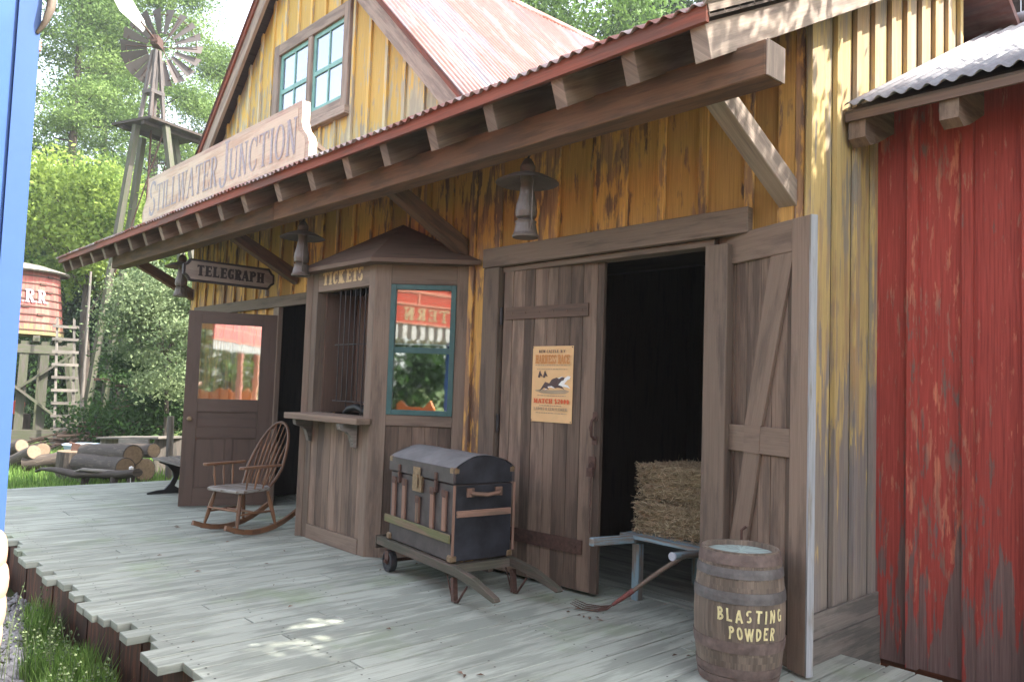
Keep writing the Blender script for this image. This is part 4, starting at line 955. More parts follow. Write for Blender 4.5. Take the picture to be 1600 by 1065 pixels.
# ================================================================== HAY, BARROW, FORK
def bale(c, sz, label, seed):
    rg = np.random.default_rng(seed); t = thing('hay_bale', (c[0], c[1], c[2]), label, 'hay bale', 'hay bales on the blue barrow')
    mb = MB(); nu_, nv = 22, 14
    hx, hy, hz = sz[0]/2, sz[1]/2, sz[2]
    me = MB(); me.box(c[0]-hx+.02, c[0]+hx-.02, c[1]-hy+.02, c[1]+hy-.02, c[2]+.01, c[2]+hz*.46); me.box(c[0]-hx+.012, c[0]+hx-.012, c[1]-hy+.012, c[1]+hy-.012, c[2]+hz*.52, c[2]+hz-.012)
    me.box(c[0]-hx+.04, c[0]+hx-.04, c[1]-hy+.04, c[1]+hy-.04, c[2]+.02, c[2]+hz-.02)
    me.build('bale_body', 'hay', t, bevel=.03)
    n_ = 5200; face = rg.integers(0, 4, n_)
    p = np.empty((n_, 3)); u = rg.uniform(-1, 1, n_); v = rg.uniform(0, 1, n_)
    bul = .012*np.sin(v*2*math.pi*1.0-1.2)**2+.006
    p[:, 0] = np.where(face == 0, u*hx, np.where(face == 1, -hx-bul*.5+.01, np.where(face == 2, hx+bul*.5-.01, u*hx))); p[:, 1] = np.where(face == 0, -hy-bul+.014, np.where((face == 1) | (face == 2), rg.uniform(-1, 1, n_)*hy, rg.uniform(-1, 1, n_)*hy))
    p[:, 2] = np.where(face == 3, hz-.008+.01*rg.random(n_), v*hz)
    groove = (np.abs(v-.49) < .03) & (face != 3); p[groove, 0] *= .94; p[groove, 1] *= .94
    d = rg.normal(size=(n_, 3)); d[:, 2] *= .45; d /= np.linalg.norm(d, axis=1)[:, None]
    L = rg.uniform(.02, .075, n_); L[rg.random(n_) < .04] *= 2.0
    s_ = rg.normal(size=(n_, 3)); s_ = np.cross(d, s_); s_ /= np.linalg.norm(s_, axis=1)[:, None]; wd = rg.uniform(.0009, .0024, n_)
    P = p+np.array(c); a = P-d*L[:, None]/2; b = P+d*L[:, None]/2; s_ = s_*wd[:, None]
    V = np.stack([a-s_, a+s_, b+s_, b-s_], 1).reshape(-1, 3); Fc = np.arange(n_*4).reshape(-1, 4)
    raw('straw', V, Fc, np.clip(rg.normal(.45, .25, n_), 0, 1), 'straw', t)
    mb = MB()
    for xx in (-hx*.55, hx*.35): mb.tube([(c[0]+xx, c[1]-hy-.004, c[2]+.01), (c[0]+xx+.005, c[1]-hy-.008, c[2]+hz*.5), (c[0]+xx, c[1]-hy-.004, c[2]+hz-.01), (c[0]+xx, c[1], c[2]+hz+.002)], .0025, 5)
    mb.build('twine', 'straw', t); return t
bale((-3.235, 4.80, .455), (.62, .62, .225), 'lower of the two stacked hay bales resting on the blue barrow', 3)
bale((-3.26, 4.82, .694), (.585, .60, .245), 'upper of the two stacked hay bales in the barn doorway', 5)
bw = thing('hand_barrow', (-3.2, 4.8, 0), 'worn blue painted wooden hand barrow carrying the hay bales', 'barrow')
for xa, xb in ((-3.50, -3.535), (-2.93, -2.955)):
    mb = MB(); mb.beam((xa, 5.3, .425), (xa, 4.42, .425), .055, .06); mb.beam((xa, 4.42, .425), (xb, 4.02, .44), .045, .055) if xa < -3.4 else mb.tube([(xa, 4.42, .425), (xb, 4.20, .435), (xb, 4.14, .435)], [.028, .024, .026], 10); mb.build('handle', 'bluewood', bw, bevel=.006)
mb = MB(); mb.tube([(-2.955, 4.138, .435), (-2.955, 4.125, .435)], .027, 12); mb.build('handle_end', 'handle_end', bw)
for k in range(6): MB().box(-3.60, -2.90, 4.40+k*.15, 4.54+k*.15, .4565-.0015, .478-.024+.0).build('deck_board', 'greywood', bw) if 0 else None
mb = MB()
for k in range(6): mb.box(-3.60+.01*(k % 2), -2.86, 4.40+k*.15, 4.54+k*.15, .432 if k else .430, .4545)
mb.build('platform', 'bluewood', bw)
for x in (-3.49, -2.92):
    for y in (4.47, 5.2): MB().box(x-.03, x+.03, y-.03, y+.03, 0, .394).build('leg', 'bluewood', bw, bevel=.004)
fk = thing('pitchfork', (-3.5, 4.05, 0), 'old four tine fork with a red ferrule leaning on the blue barrow', 'pitchfork')
fa, fb = Vector((-3.40, 4.10, .045)), Vector((-2.99, 4.35, .425)); fm = fa.lerp(fb, .28)
MB().tube([fm, fa.lerp(fb, .6)+Vector((0, 0, .006)), fb], [.014, .0155, .017], 10).build('shaft', 'trim', fk)
MB().tube([fa, fa.lerp(fb, .12), fm+Vector((0, 0, .001))], [.011, .016, .0175], 10).build('ferrule', 'rustred', fk)
hd = Vector((-.93, -.55, 0)).normalized(); sdv = Vector((-hd.y, hd.x, 0))
for k in range(4):
    o = (k-1.5)*.042
    MB().tube([fa, fa+sdv*o*.8+hd*.03+Vector((0, 0, -.022)), fa+sdv*o+hd*.09+Vector((0, 0, -.036)), fa+sdv*o*1.1+hd*.19+Vector((0, 0, -.034)), fa+sdv*o*1.25+hd*.27+Vector((0, 0, -.012+.004*k))], [.006, .005, .0048, .004, .002], 6).build('tine', 'rustiron', fk)
# ================================================================== ROCKING CHAIR
RC = Vector((-7.25, 3.23, 0)); ry = Vector((-.30, .954, 0)).normalized(); rx = Vector((ry.y, -ry.x, 0))   # ry = backwards, rx = sitter's... viewer's right
Mc = Matrix(((rx.x, ry.x, 0, RC.x), (rx.y, ry.y, 0, RC.y), (0, 0, 1, 0), (0, 0, 0, 1)))
rc = thing('rocking_chair', tuple(RC), 'brown spindle back wooden rocking chair on the deck by the telegraph door', 'rocking chair')
def cb(): m = MB(); m.M = Mc; return m
for sx in (-.22, .22):
    m = cb(); pts = [(-.36+.10*i, .03+.115*((-.36+.10*i-.02)/.45)**2) for i in range(10)]
    for (y0, z0), (y1, z1) in zip(pts, pts[1:]): m.beam((sx, y0-.003, z0), (sx, y1+.003, z1), .032, .048 if y0 > -.3 else .044, (0, 0, 1), tone=.4)
    m.build('rocker', 'chairwood', rc, bevel=.004)
    for yy, zt_ in ((-.20, .40), (.20, .385)):
        z0 = .05+.115*((yy*1.12-.02)/.45)**2
        m = cb(); a = Vector((sx, yy*1.15, z0)); b = Vector((sx*.76, yy*.82, zt_)); m.tube([a, a.lerp(b, .3), a.lerp(b, .6), b], [.012, .019, .021, .014], 10); m.build('leg', 'chairwood', rc)
    m = cb(); m.tube([(sx*.92, -.215, .20), (sx*.92, 0, .205), (sx*.92, .205, .20)], [.008, .014, .008], 8); m.build('stretcher', 'chairwood', rc)
    m = cb(); m.prism([(-.24, -.03), (-.255, .0), (-.24, .03), (-.10, .022), (.10, .018), (.24, .018), (.24, -.018), (.10, -.02), (-.10, -.026)], (sx*1.12, 0, .645), (0, 1, 0), (-1, 0, 0), -.024) ; m.build('armrest', 'chairwood', rc, bevel=.006)
    for yy in (-.13, -.02, .09):
        m = cb(); m.tube([(sx*.95, yy*.9-.02, .425), (sx*1.05, yy-.01, .54), (sx*1.12, yy, .625)], [.007, .012, .007], 8); m.build('arm_spindle', 'chairwood', rc)
for yy in (-.22,): 
    m = cb(); m.tube([(-.2, yy, .24), (0, yy-.0, .24), (.2, yy, .24)], [.008, .014, .008], 8); m.build('stretcher', 'chairwood', rc)
m = cb(); m.tube([(-.2, .0, .205), (0, .0, .205), (.2, .0, .205)], [.008, .014, .008], 8); m.build('stretcher', 'chairwood', rc)
m = cb(); so_ = [(-.20, -.235), (-.24, -.18), (-.225, 0), (-.20, .16), (-.14, .22), (0, .235), (.14, .22), (.20, .16), (.225, 0), (.24, -.18), (.20, -.235), (0, -.25)]
m.prism(so_, (0, 0, .398), (1, 0, 0), (0, 1, 0), .032); m.build('seat', 'seatwood', rc, bevel=.008)
def hoop(a):   # a 0..pi ; returns local point on the bent back hoop
    x = .235*math.cos(a)*(1+.03*math.sin(a)); h = math.sin(a)**.82 if math.sin(a) > 0 else 0
    return Vector((x, .19+.27*h, .425+.60*h))
m = cb(); pts = [hoop(math.pi*i/30) for i in range(31)]; pts[0] = Vector((.18, .17, .425)); pts[1] = Vector((.205, .215, .49)); pts[-1] = Vector((-.18, .17, .425)); pts[-2] = Vector((-.205, .215, .49)); m.tube(pts, .0145, 10); m.build('back_hoop', 'chairwood', rc)
for k in range(7):
    xb = (k-3)*.045; xt = (k-3)*.058; c = min(.99, abs(xt)/.24); a = math.acos(xt/.245); tp = hoop(a)
    b = Vector((xb, .20, .43)); tp = Vector((xt, tp.y, tp.z))
    m = cb(); m.tube([b, b.lerp(tp, .25), b.lerp(tp, .5), b.lerp(tp, .62), b.lerp(tp, .72), tp], [.007, .009, .012, .016, .008, .006], 8, flat=.6); m.build('spindle', 'chairwood', rc)
# ================================================================== PARK BENCH behind the door
pb = thing('park_bench', (-9.6, 3.6, 0), 'pale slatted bench with black iron legs half hidden by the telegraph door', 'bench')
for k in range(5):
    MB().box(-10.30, -8.95, 3.40+k*.095, 3.48+k*.095, .405+.004*k, .43+.004*k).build('seat_slat', 'greywood', pb, bevel=.004)
for k in range(3): MB().beam((-10.30, 3.93+.03*k, .55+.13*k), (-8.95, 3.93+.03*k, .55+.13*k), .02, .09, (0, 0, 1)).build('back_slat', 'greywood', pb)
for x in (-10.12, -9.05):
    mb = MB(); o = (x, 0, 0)
    mb.prism([(3.30, 0), (3.30, .02), (3.42, .045), (3.50, .05), (3.56, .12), (3.60, .20), (3.585, .27), (3.52, .34), (3.42, .385), (3.42, .403), (3.88, .42), (3.90, .60), (3.98, .88), (4.02, .88), (3.95, .60), (3.93, .40), (3.80, .33), (3.68, .27), (3.66, .18), (3.62, .09), (3.70, .045), (3.88, .04), (3.90, 0)], o, (0, 1, 0), (0, 0, 1), .035); mb.build('leg', 'black', pb, bevel=.003)
# ================================================================== WATER TANK
A = lambda x, y, D: at(x, y, D)
tc = A(22, 525, 21.2); TZ0 = 2.42; rdir = Vector((_r0.x, _r0.y, 0)).normalized(); adir = Vector((tc.x, tc.y, 0)).normalized()
sdir = Vector((adir.y, -adir.x, 0))     # to the right as seen from the deck
tn_ = thing('water_tank', (tc.x, tc.y, -.34), 'faded red wooden water tank on grey timber legs beyond the log pile', 'water tank')
def T3(s, a, z): return Vector((tc.x, tc.y, 0))+sdir*s+adir*a+Vector((0, 0, z))
mb = MB(); nst = 40; tn = [random.random() for _ in range(nst)]
mb.lathe([(1.17, TZ0), (1.11, TZ0+.4), (1.06, TZ0+.9), (1.00, TZ0+1.50), (.985, TZ0+1.7)], (tc.x, tc.y, 0), nst*2, tones=tn); mb.lathe([(0, TZ0), (1.17, TZ0)], (tc.x, tc.y, 0), 40); tub = mb.build('tub', 'tankred', tn_)
for i in range(8):
    z = TZ0+.12+i*.205; r = 1.172-.12*(z-TZ0)/1.05-.0; r = 1.17-.11*(z-TZ0)/1.0+.012
    mb = MB(); mb.lathe([(r-.008, z-.018), (r+.004, z-.014), (r+.003, z+.014), (r-.012, z+.018)], (tc.x, tc.y, 0), 60); mb.build('hoop', 'rustiron', tub)
for i in range(10):
    a = math.atan2(-adir.y, -adir.x)+R(random.uniform(-40, 60)); z = TZ0+.12+random.choice(range(8))*.205; r = 1.18-.11*(z-TZ0)
    mb = MB(); c = Vector((tc.x+math.cos(a)*r, tc.y+math.sin(a)*r, z)); mb.obox(c, (Vector((-math.sin(a), math.cos(a), 0)), Vector((math.cos(a), math.sin(a), 0)), (0, 0, 1)), (.09, .02, .028)); mb.build('hoop_lug', 'rustiron', tub)
mb = MB(); mb.lathe([(1.20, TZ0+1.66), (1.24, TZ0+1.70), (1.20, TZ0+1.73), (.6, TZ0+1.90), (0, TZ0+2.0)], (tc.x, tc.y, 0), 40); mb.build('tank_roof', 'greywood', tn_)
q, wl = text('O.R.R.', .34, .86, T=.2, t=.1, serif=.07, sf=.1, gap=.06)
aa = math.atan2(-adir.y, -adir.x)
def tf(x, y, o): a = aa-R(6)+x/1.07; z = TZ0+.84+y; r = 1.173-.1*(z-TZ0)/1.0*1.05+.016+o; return (tc.x+math.cos(a)*r, tc.y+math.sin(a)*r, z)
letters('lettering', 'offwhite', tub, [[(p[0], p[1]) for p in a] for a in q], tf)
for s, sb in ((-.78, -.82), (.26, .22), (.72, .70), (1.30, 1.66)):
    for a, ab in ((-.95, -1.1), (.95, 1.1)):
        MB().beam(T3(s, a, TZ0-.18), T3(sb, ab, -.40), .20, .17, adir).build('leg', 'mosswood', tn_)
for a in (-1.0, 1.0): MB().beam(T3(-1.35, a, TZ0-.38), T3(1.35, a, TZ0-.38), .16, .22).build('cross_beam', 'mosswood', tn_)
for s in (-1.0, -.5, 0, .5, 1.0): MB().beam(T3(s, -1.15, TZ0-.10), T3(s, 1.15, TZ0-.10), .16, .15).build('joist', 'mosswood', tn_)
MB().beam(T3(-1.1, -1.17, .02), T3(1.32, -1.13, TZ0-.50), .06, .24, adir).build('cross_brace', 'mosswood', tn_)
MB().beam(T3(-1.1, -1.24, TZ0-.40), T3(1.55, -1.24, -.12), .06, .24, adir).build('cross_brace', 'mosswood', tn_)
MB().beam(T3(-1.6, -1.3, -.22), T3(1.5, -1.3, -.22), .2, .34).build('sill', 'mosswood', tn_)
b = A(28, 637, 20.6); mb = MB(); M_ = 0
mb.lathe([(0, 0), (.14, 0), (.15, .30), (.14, .32), (.05, .36), (0, .36)], (b.x, b.y, b.z-.15), 16); tag(mb.build('fuel_can', 'redbox', None, (b.x, b.y, b.z-.15)), 'bright red can standing between the water tank legs', 'can')
sp = MB(); sp.box(b.x-.3, b.x+.3, b.y-.25, b.y+.25, -.34, b.z-.151); tag(sp.build('crate', 'dark', None, (b.x, b.y, -.34)), 'dark wooden crate under the water tank holding the red can', 'crate')
la, lb_ = A(99, 694, 19.2), A(103, 497, 19.6); lad = thing('ladder', (la.x, la.y, la.z), 'grey wooden ladder leaning against the red water tank', 'ladder')
for o in (-.20, .20): MB().beam(la+sdir*o, lb_+sdir*o*.92, .055, .075, adir).build('rail', 'greywood', lad)
for k in range(10): p = la.lerp(lb_, .02+k*.101); MB().beam(p-sdir*.29-adir*.06, p+sdir*.29-adir*.06, .05, .07).build('rung', 'greywood', lad)
# ================================================================== WINDMILL
D0 = 22.; hb = A(245, 66, D0); wc = Vector((hb.x, hb.y, 0)); wa = Vector((wc.x, wc.y, 0)).normalized(); ws = Vector((wa.y, -wa.x, 0))
e1 = (ws*.80+wa*.60).normalized(); e2 = Vector((-e1.y, e1.x, 0))
wm = thing('windmill', (wc.x, wc.y, -.35), 'tall farm windmill with a many bladed wheel and square platform on timber legs', 'windmill')
PZ = A(243, 205, D0).z; HZ = hb.z
def W3(a, b, z): return wc+e1*a+e2*b+Vector((0, 0, z))
def WP(a, b, z): return Vector((PC.x, PC.y, 0))+e1*a+e2*b+Vector((0, 0, z))
PC = A(253, 210, D0); LT = [A(212, 222, 21.3), A(223, 217, 22.5), A(257, 228, 21.3), A(272, 222, 22.5)]
LB = [A(126, 690, 21.3), A(154, 690, 23.0), A(318, 690, 20.9), A(345, 690, 22.8)]
for q in LB: q.z = -.42
for q in LT: q.z = PZ-.05
for i in range(4): MB().beam(LB[i], LT[i], .15, .15, e2).build('leg', 'mosswood', wm)
for i, (a, b) in enumerate(((-1, -1), (1, -1), (-1, 1), (1, 1))):
    MB().beam(W3(a*.24, b*.22, PZ+.0), W3(a*.06, b*.06, HZ-.25), .085, .085, e2).build('mast', 'slatgrey', wm)
MB().box(-1, 1, -1, 1, 0, 1) if 0 else None
mb = MB(); mb.obox(WP(0, 0, PZ), (e1, e2, (0, 0, 1)), (.98, .80, .035)); mb.obox(WP(0, .45, PZ-.09), (e1, e2, (0, 0, 1)), (.92, .06, .055)); mb.obox(WP(0, -.45, PZ-.09), (e1, e2, (0, 0, 1)), (.95, .06, .055)); mb.build('platform', 'dark', wm)
mb = MB(); mb.obox(W3(0, 0, PZ+1.02), (e1, e2, (0, 0, 1)), (.22, .20, .05)); mb.build('upper_plate', 'slatgrey', wm)
for z in (1.3, 2.85):
    for a, b in ((0, 2), (2, 3), (3, 1), (1, 0)):
        p = LB[a].lerp(LT[a], (z+.42)/(PZ+.37)); q = LB[b].lerp(LT[b], (z+.42)/(PZ+.37)); MB().beam(p, q, .04, .06).build('girt', 'rustiron', wm)
MB().tube([LB[0].lerp(LT[0], .45), LT[2]], .02, 6).build('tie_rod', 'rustiron', wm)
MB().tube([LB[1].lerp(LT[1], .45), LT[3]], .02, 6).build('tie_rod', 'rustiron', wm)
MB().tube([W3(0, 0, -.35), W3(0, 0, HZ-.2)], .03, 6).build('pump_rod', 'rustiron', wm)
up = Vector((0, 0, 1)); wn = (wa*.90+ws*.35).normalized(); wx = Vector((wn.y, -wn.x, 0)); WC = Vector((wc.x, wc.y, HZ))+wn*.35
mb = MB(); mb.tube([WC-wn*.6, WC+wn*.1], [.10, .06], 10); mb.obox(WC-wn*.35, (wn, wx, up), (.20, .10, .13)); mb.build('gearbox', 'rustiron', wm)
for k in range(18):
    a = 2*math.pi*k/18; rd = wx*math.cos(a)+up*math.sin(a); tg = (-wx*math.sin(a)+up*math.cos(a)); tw = (tg*.88+wn*.47).normalized()
    mb = MB(); p, q = WC+rd*.40, WC+rd*1.13; th = wn*.006
    vs = [p-tw*.06, p+tw*.06, q+tw*.16, q-tw*.16]; vs = vs+[v+th for v in vs]
    mb._add(vs, [(0, 3, 2, 1), (4, 5, 6, 7), (0, 1, 5, 4), (1, 2, 6, 5), (2, 3, 7, 6), (3, 0, 4, 7)], [[(0, 0)]*4]*6, random.random()); mb.build('blade', 'slatgrey', wm)
for r_ in (.45, .98):
    MB().tube([WC+wn*.03+wx*math.cos(t)*r_+up*math.sin(t)*r_ for t in [2*math.pi*i/36 for i in range(37)]], .012, 5).build('wheel_ring', 'rustiron', wm)
for k in range(6):
    a = 2*math.pi*k/6; rd = wx*math.cos(a)+up*math.sin(a); MB().tube([WC, WC+rd*1.0], .014, 5).build('spoke', 'rustiron', wm)
tv = A(203, 12, D0-1.6); t0 = WC-wn*.5; MB().tube([t0, t0.lerp(tv, .6)], .03, 6).build('tail_boom', 'rustiron', wm)
td_ = (tv-t0).normalized(); n_ = td_.cross(up).normalized(); tu = n_.cross(td_)
mb = MB(); pts = [(.55, -.12), (.62, -.30), (1.75, -.62), (2.1, -.45), (2.1, .38), (1.75, .55), (.62, .22), (.55, .10)]
sc_ = (tv-t0).length/1.35; mb.prism([(p[0]*sc_, p[1]*.62) for p in pts], t0, td_, tu, .012); mb.build('tail_vane', 'white', wm)
# leaning thin pole beside the tank
p0_, p1_ = A(126, 655, 20.), A(142, 424, 20.3); p0_.z = -.36
tag(MB().tube([p0_, p0_.lerp(p1_, .5), p1_], [.045, .04, .03], 8).build('pole', 'greywood', None, tuple(p0_)), 'thin bare pole leaning between the water tank and the windmill legs', 'pole')
# ================================================================== LOGS, STUMP, WORKBENCH
def log(pa, pb, r, label, cat='log', name='log', end='logend', ends=True, group='logs of the wood pile'):
    pa, pb = Vector(pa), Vector(pb); t = thing(name, tuple(pa), label, cat, group); d = (pb-pa).normalized(); n = 7; L = (pb-pa).length
    a = d.cross(Vector((0, 0, 1))).normalized(); b = a.cross(d); pts = [pa.lerp(pb, i/(n-1))+a*random.uniform(-1, 1)*r*.05+b*random.uniform(-1, 1)*r*.05 for i in range(n)]
    MB().tube(pts, [r*random.uniform(.95, 1.04) for _ in range(n)], 16).build('bark', 'bark', t)
    for p, s in ((pts[0], -1), (pts[-1], 1)): MB().tube([p, p+d*s*.006], [r*.93, r*.90], 16).build('cut_end', end, t)
    return t
def gp(x, y, z=-.34): d = ray(x, y); return EYEV+d*((z-EYE)/d.z)
G0 = -.34
log(A(135, 706, 12.9), A(208, 710, 12.0), .155, 'thick log lying on top of the stack by the deck end', end='logenddark')
log(A(125, 722, 12.7), A(196, 730, 11.8), .15, 'middle log of the stack with a short white stick hanging at its end', end='logenddark')
log(A(150, 735, 13.4), A(226, 734, 12.7), .19, 'dark log at the back bottom of the stack', end='logenddark')
log(A(180, 703, 14.0), A(240, 704, 13.3), .12, 'short log behind the top log of the stack', end='logenddark')
log(A(-30, 745, 14.4), A(53, 706, 13.6), .13, 'slanting log with a pale cut end, second from the left', end='logend')
log(A(-40, 722, 15.0), A(34, 696, 14.4), .13, 'slanting log with a pale cut end, furthest left', end='logend')
log(A(50, 705, 15.2), A(66, 703, 14.3), .13, 'short pale round log seen end on behind the slanting logs')
log(A(104, 716, 13.8), A(37, 725, 13.6), .13, 'pale barked log lying in front of the slanting logs', end='logenddark')
log(A(80, 722, 14.4), A(22, 727, 14.1), .10, 'thin log on the grass under the slanting logs')
s0 = A(116, 731, 13.2); s0.z = G0; stp = thing('chopping_stump', tuple(s0), 'wide cut stump standing behind the rough bench with an axe stuck in it', 'stump')
st_top = A(116, 704, 13.2).z
MB().lathe([(.31, 0), (.285, .1), (.27, st_top-G0-.01)], tuple(s0), 22, tones=[random.random() for _ in range(22)]).build('bark', 'bark', stp)
MB().lathe([(.268, 0), (.266, .012), (0, .016)], (s0.x, s0.y, st_top-.011), 22).build('cut_top', 'logend', stp)
ax = thing('axe', (s0.x, s0.y, st_top), 'axe with a long curved handle stuck in the cut stump', 'axe')
h0 = Vector((s0.x, s0.y, st_top+.02)); MB().beam(h0-Vector((0, 0, .03)), h0+Vector((0, 0, .10)), .05, .13, sdir).build('axe_head', 'rustiron', ax)
MB().tube([h0-sdir*.10+Vector((0, 0, .12)), h0+Vector((0, 0, .09)), h0+sdir*.25+Vector((0, 0, .02)), h0+sdir*.42+Vector((0, 0, -.03))], [.016, .02, .02, .024], 8).build('axe_handle', 'rustiron', ax)
rb_ = thing('rough_bench', tuple(gp(140, 752)), 'rough half log bench with stubby legs under the stacked logs', 'bench')
MB().tube([A(57, 736, 12.4), A(66, 732, 12.3), A(85, 733, 12.1), A(120, 741, 11.9), A(150, 740, 11.8), A(190, 741, 11.6), A(215, 738, 11.5)], [.03, .04, .07, .095, .10, .11, .10], 10, flat=.6).build('half_log', 'bark', rb_)
MB().tube([A(118, 736, 11.9), A(130, 733, 11.8), A(150, 735, 11.7), A(180, 736, 11.7)], [.03, .05, .06, .04], 8, flat=.5).build('second_plank', 'greywood', rb_)
for x, y in ((135, 12.0), (180, 11.6), (206, 11.6)): a = A(x, 742, y); MB().tube([a, Vector((a.x, a.y-.05, G0-.06))], [.06, .045], 8).build('leg', 'bark', rb_)
sk = A(205, 731, 11.55); mb = MB(); mb.tube([sk, sk+Vector((.02, -.01, -.10)), Vector((sk.x+.03, sk.y, G0))], [.006, .006, .005], 6); mb.lathe([(0, -.03), (.03, -.015), (.03, .015), (0, .03)], tuple(sk), 10)
tag(mb.build('stick', 'white', None, tuple(sk)), 'thin pale stick with a white knob standing before the log stack', 'stick')
tb = A(128, 706, 15.5); mb = MB(); mb.lathe([(0, 0), (.24, 0), (.34, .26), (.36, .27), (.35, .28), (.32, .26), (.23, .02), (0, .02)], (tb.x, tb.y, tb.z-.12), 28)
tag(mb.build('wash_tub', 'tub', None, (tb.x, tb.y, tb.z-.12)), 'pale blue enamel wash tub standing behind the stump', 'tub')
tbs = MB(); tbs.lathe([(.26, -.34), (.25, 0), (.25, tb.z-.125), (0, tb.z-.125)], (tb.x, tb.y, 0), 14); tag(tbs.build('low_stump', 'bark', None, (tb.x, tb.y, -.34)), 'low bark covered stump holding the pale blue wash tub', 'stump')
# work table and timber behind logs
wt = thing('plank_table', tuple(gp(215, 720)), 'low grey plank table behind the log stack', 'table'); c0 = A(175, 683, 15.2); c1 = A(272, 683, 14.0)
MB().beam(c0, c1, .6, .035).build('table_top', 'greywood', wt)
for f in (.06, .94): q0_ = c0.lerp(c1, f); MB().beam(q0_-Vector((0, 0, .02)), Vector((q0_.x, q0_.y, G0)), .08, .5, sdir).build('leg', 'greywood', wt)
MB().beam(A(186, 694, 14.4), A(233, 695, 13.9), .03, .2).build('side_board', 'greywood', wt)
pq = A(267, 690, 13.2); tag(MB().tube([Vector((pq.x, pq.y, G0)), A(267, 650, 13.2)], [.06, .055], 10).build('post', 'greywood', None, (pq.x, pq.y, G0)), 'short grey wooden post standing beside the plank table', 'post')
# ================================================================== VEGETATION
def leaves(P, tone, size, rg, asp=.55):
    n = len(P); d = rg.normal(size=(n, 3)); d /= np.linalg.norm(d, axis=1)[:, None]
    s = np.cross(d, rg.normal(size=(n, 3))); s /= np.linalg.norm(s, axis=1)[:, None]; sz = size*rg.uniform(.6, 1.35, n)[:, None]
    a = P-d*sz; b = P+s*sz*asp; c = P+d*sz; e = P-s*sz*asp
    return np.stack([a, b, c, e], 1).reshape(-1, 3), np.arange(n*4).reshape(-1, 4), tone
def tree(label, x, y, h, r, z0, ncl, per, size, mat, seed, kind='broad', trunk=.22, gz0=-.5, cs=.75, group=None, name='tree', cat='tree', lean=(0, 0)):
    rg = np.random.default_rng(seed); t = thing(name, (x, y, gz0), label, cat, group); C = []
    for i in range(ncl):
        if kind == 'pine':
            f = rg.random()**.8; z = z0+(h-z0)*f; rr_ = r*(1-f*.72)*math.sqrt(rg.random()); a = rg.random()*6.283
            C.append((x+math.cos(a)*rr_+lean[0]*f, y+math.sin(a)*rr_+lean[1]*f, z, rr_))
        else:
            while True:
                v = rg.uniform(-1, 1, 3); l = np.linalg.norm(v)
                if .35 < l < 1: break
            v = v/l*(.45+.55*rg.random()**.6)
            C.append((x+v[0]*r*(1+.25*math.sin(seed+i)), y+v[1]*r, (z0+h)/2+v[2]*(h-z0)/2, 0))
    C = np.array(C); n = ncl*per; idx = np.repeat(np.arange(ncl), per); ctone = rg.uniform(.15, .85, ncl)
    sc3 = np.array([cs, cs, cs*(.38 if kind == 'pine' else .62)]); rs = rg.uniform(.6, 1.25, ncl)
    P = C[idx, :3]+rg.normal(size=(n, 3))*sc3*rs[idx][:, None]*.55
    tone = np.clip(ctone[idx]+rg.normal(0, .13, n), 0, 1)
    V, Fc, tn = leaves(P, tone, size, rg, .5 if kind != 'pine' else .38)
    raw('crown', V, Fc, tn, mat, t)
    mb = MB(); top = Vector((x+lean[0]*.8, y+lean[1]*.8, z0+(h-z0)*(.92 if kind == 'pine' else .6)))
    base = Vector((x, y, gz0)); pts = [base.lerp(top, k/6)+Vector((math.sin(k*1.7+seed), math.cos(k*1.3+seed), 0))*trunk*.25*(k > 0) for k in range(7)]
    mb.tube(pts, [trunk*(1.25 if k == 0 else 1-k*.13) for k in range(7)], 10)
    for i in range(0, ncl, 4):
        c = Vector(C[i][:3]); f = min(.95, max(.15, (c.z-gz0-.5)/(top.z-gz0))) if kind == 'pine' else rg.uniform(.45, .95)
        b = base.lerp(top, f); m = b.lerp(c, .5)+Vector((0, 0, .12*(c-b).length*(1 if kind != 'pine' else -.3)))
        mb.tube([b, m, c], [trunk*.28*(1.1-f), trunk*.16*(1.1-f)+.01, .01], 5, caps=False)
    mb.build('trunk', 'bark', t); return t
def dirpt(px, D):  # ground point under photo column px at depth D
    p = at(px, 600, D); return p.x, p.y
def T_(label, px, D, *a, **k): x, y = dirpt(px, D); return tree(label, x, y, *a, **k)
g1 = 'pines and broadleaf trees behind the windmill'
T_('tall pale green pine at the far left beside the blue post', 85, 30, 19, 3.2, 6.5, 105, 577, 0.070, 'leafpine', 1, 'pine', .28, group=g1, cs=1.05)
T_('tall pine right behind the windmill wheel', 215, 33, 22, 3.4, 7, 110, 595, 0.073, 'leafpine', 2, 'pine', .3, group=g1, cs=1.05)
T_('thinner pine between the windmill and the gable, sky showing around it', 318, 36, 17, 2.6, 5.5, 90, 350, 0.070, 'leafpine', 3, 'pine', .25, group=g1, cs=1.15)
T_('pine at the left, standing behind the tall pale one', 140, 42, 24, 4.2, 8, 120, 350, 0.091, 'leafpine', 4, 'pine', .3, group=g1, cs=1.4)
T_('bright yellow green young tree left of the windmill legs', 128, 25, 8.3, 2.7, 4.3, 70, 367, 0.084, 'leafbright', 5, group=g1, cs=.9)
T_('bright leafy tree low beside the platform of the windmill', 185, 27, 7.4, 2.0, 3.9, 45, 350, 0.084, 'leafbright', 6, group=g1, cs=.8)
T_('mid green tree above the water tank', 75, 31, 8.6, 3.2, 2.6, 80, 332, 0.098, 'leafmid', 7, group=g1, cs=1.1)
T_('dark tree between the water tank and the windmill legs', 150, 30, 5.4, 3.0, .3, 90, 332, 0.098, 'leafdark', 8, group=g1, cs=1.0)
T_('dark green tree filling the gap right of the windmill legs', 262, 28, 6.2, 2.8, .0, 80, 332, 0.091, 'leafdark', 9, group=g1, cs=1.0)
T_('mid green tree behind the station sign and platform', 290, 34, 9.5, 3.2, 3., 80, 297, 0.112, 'leafmid', 10, group=g1, cs=1.1)
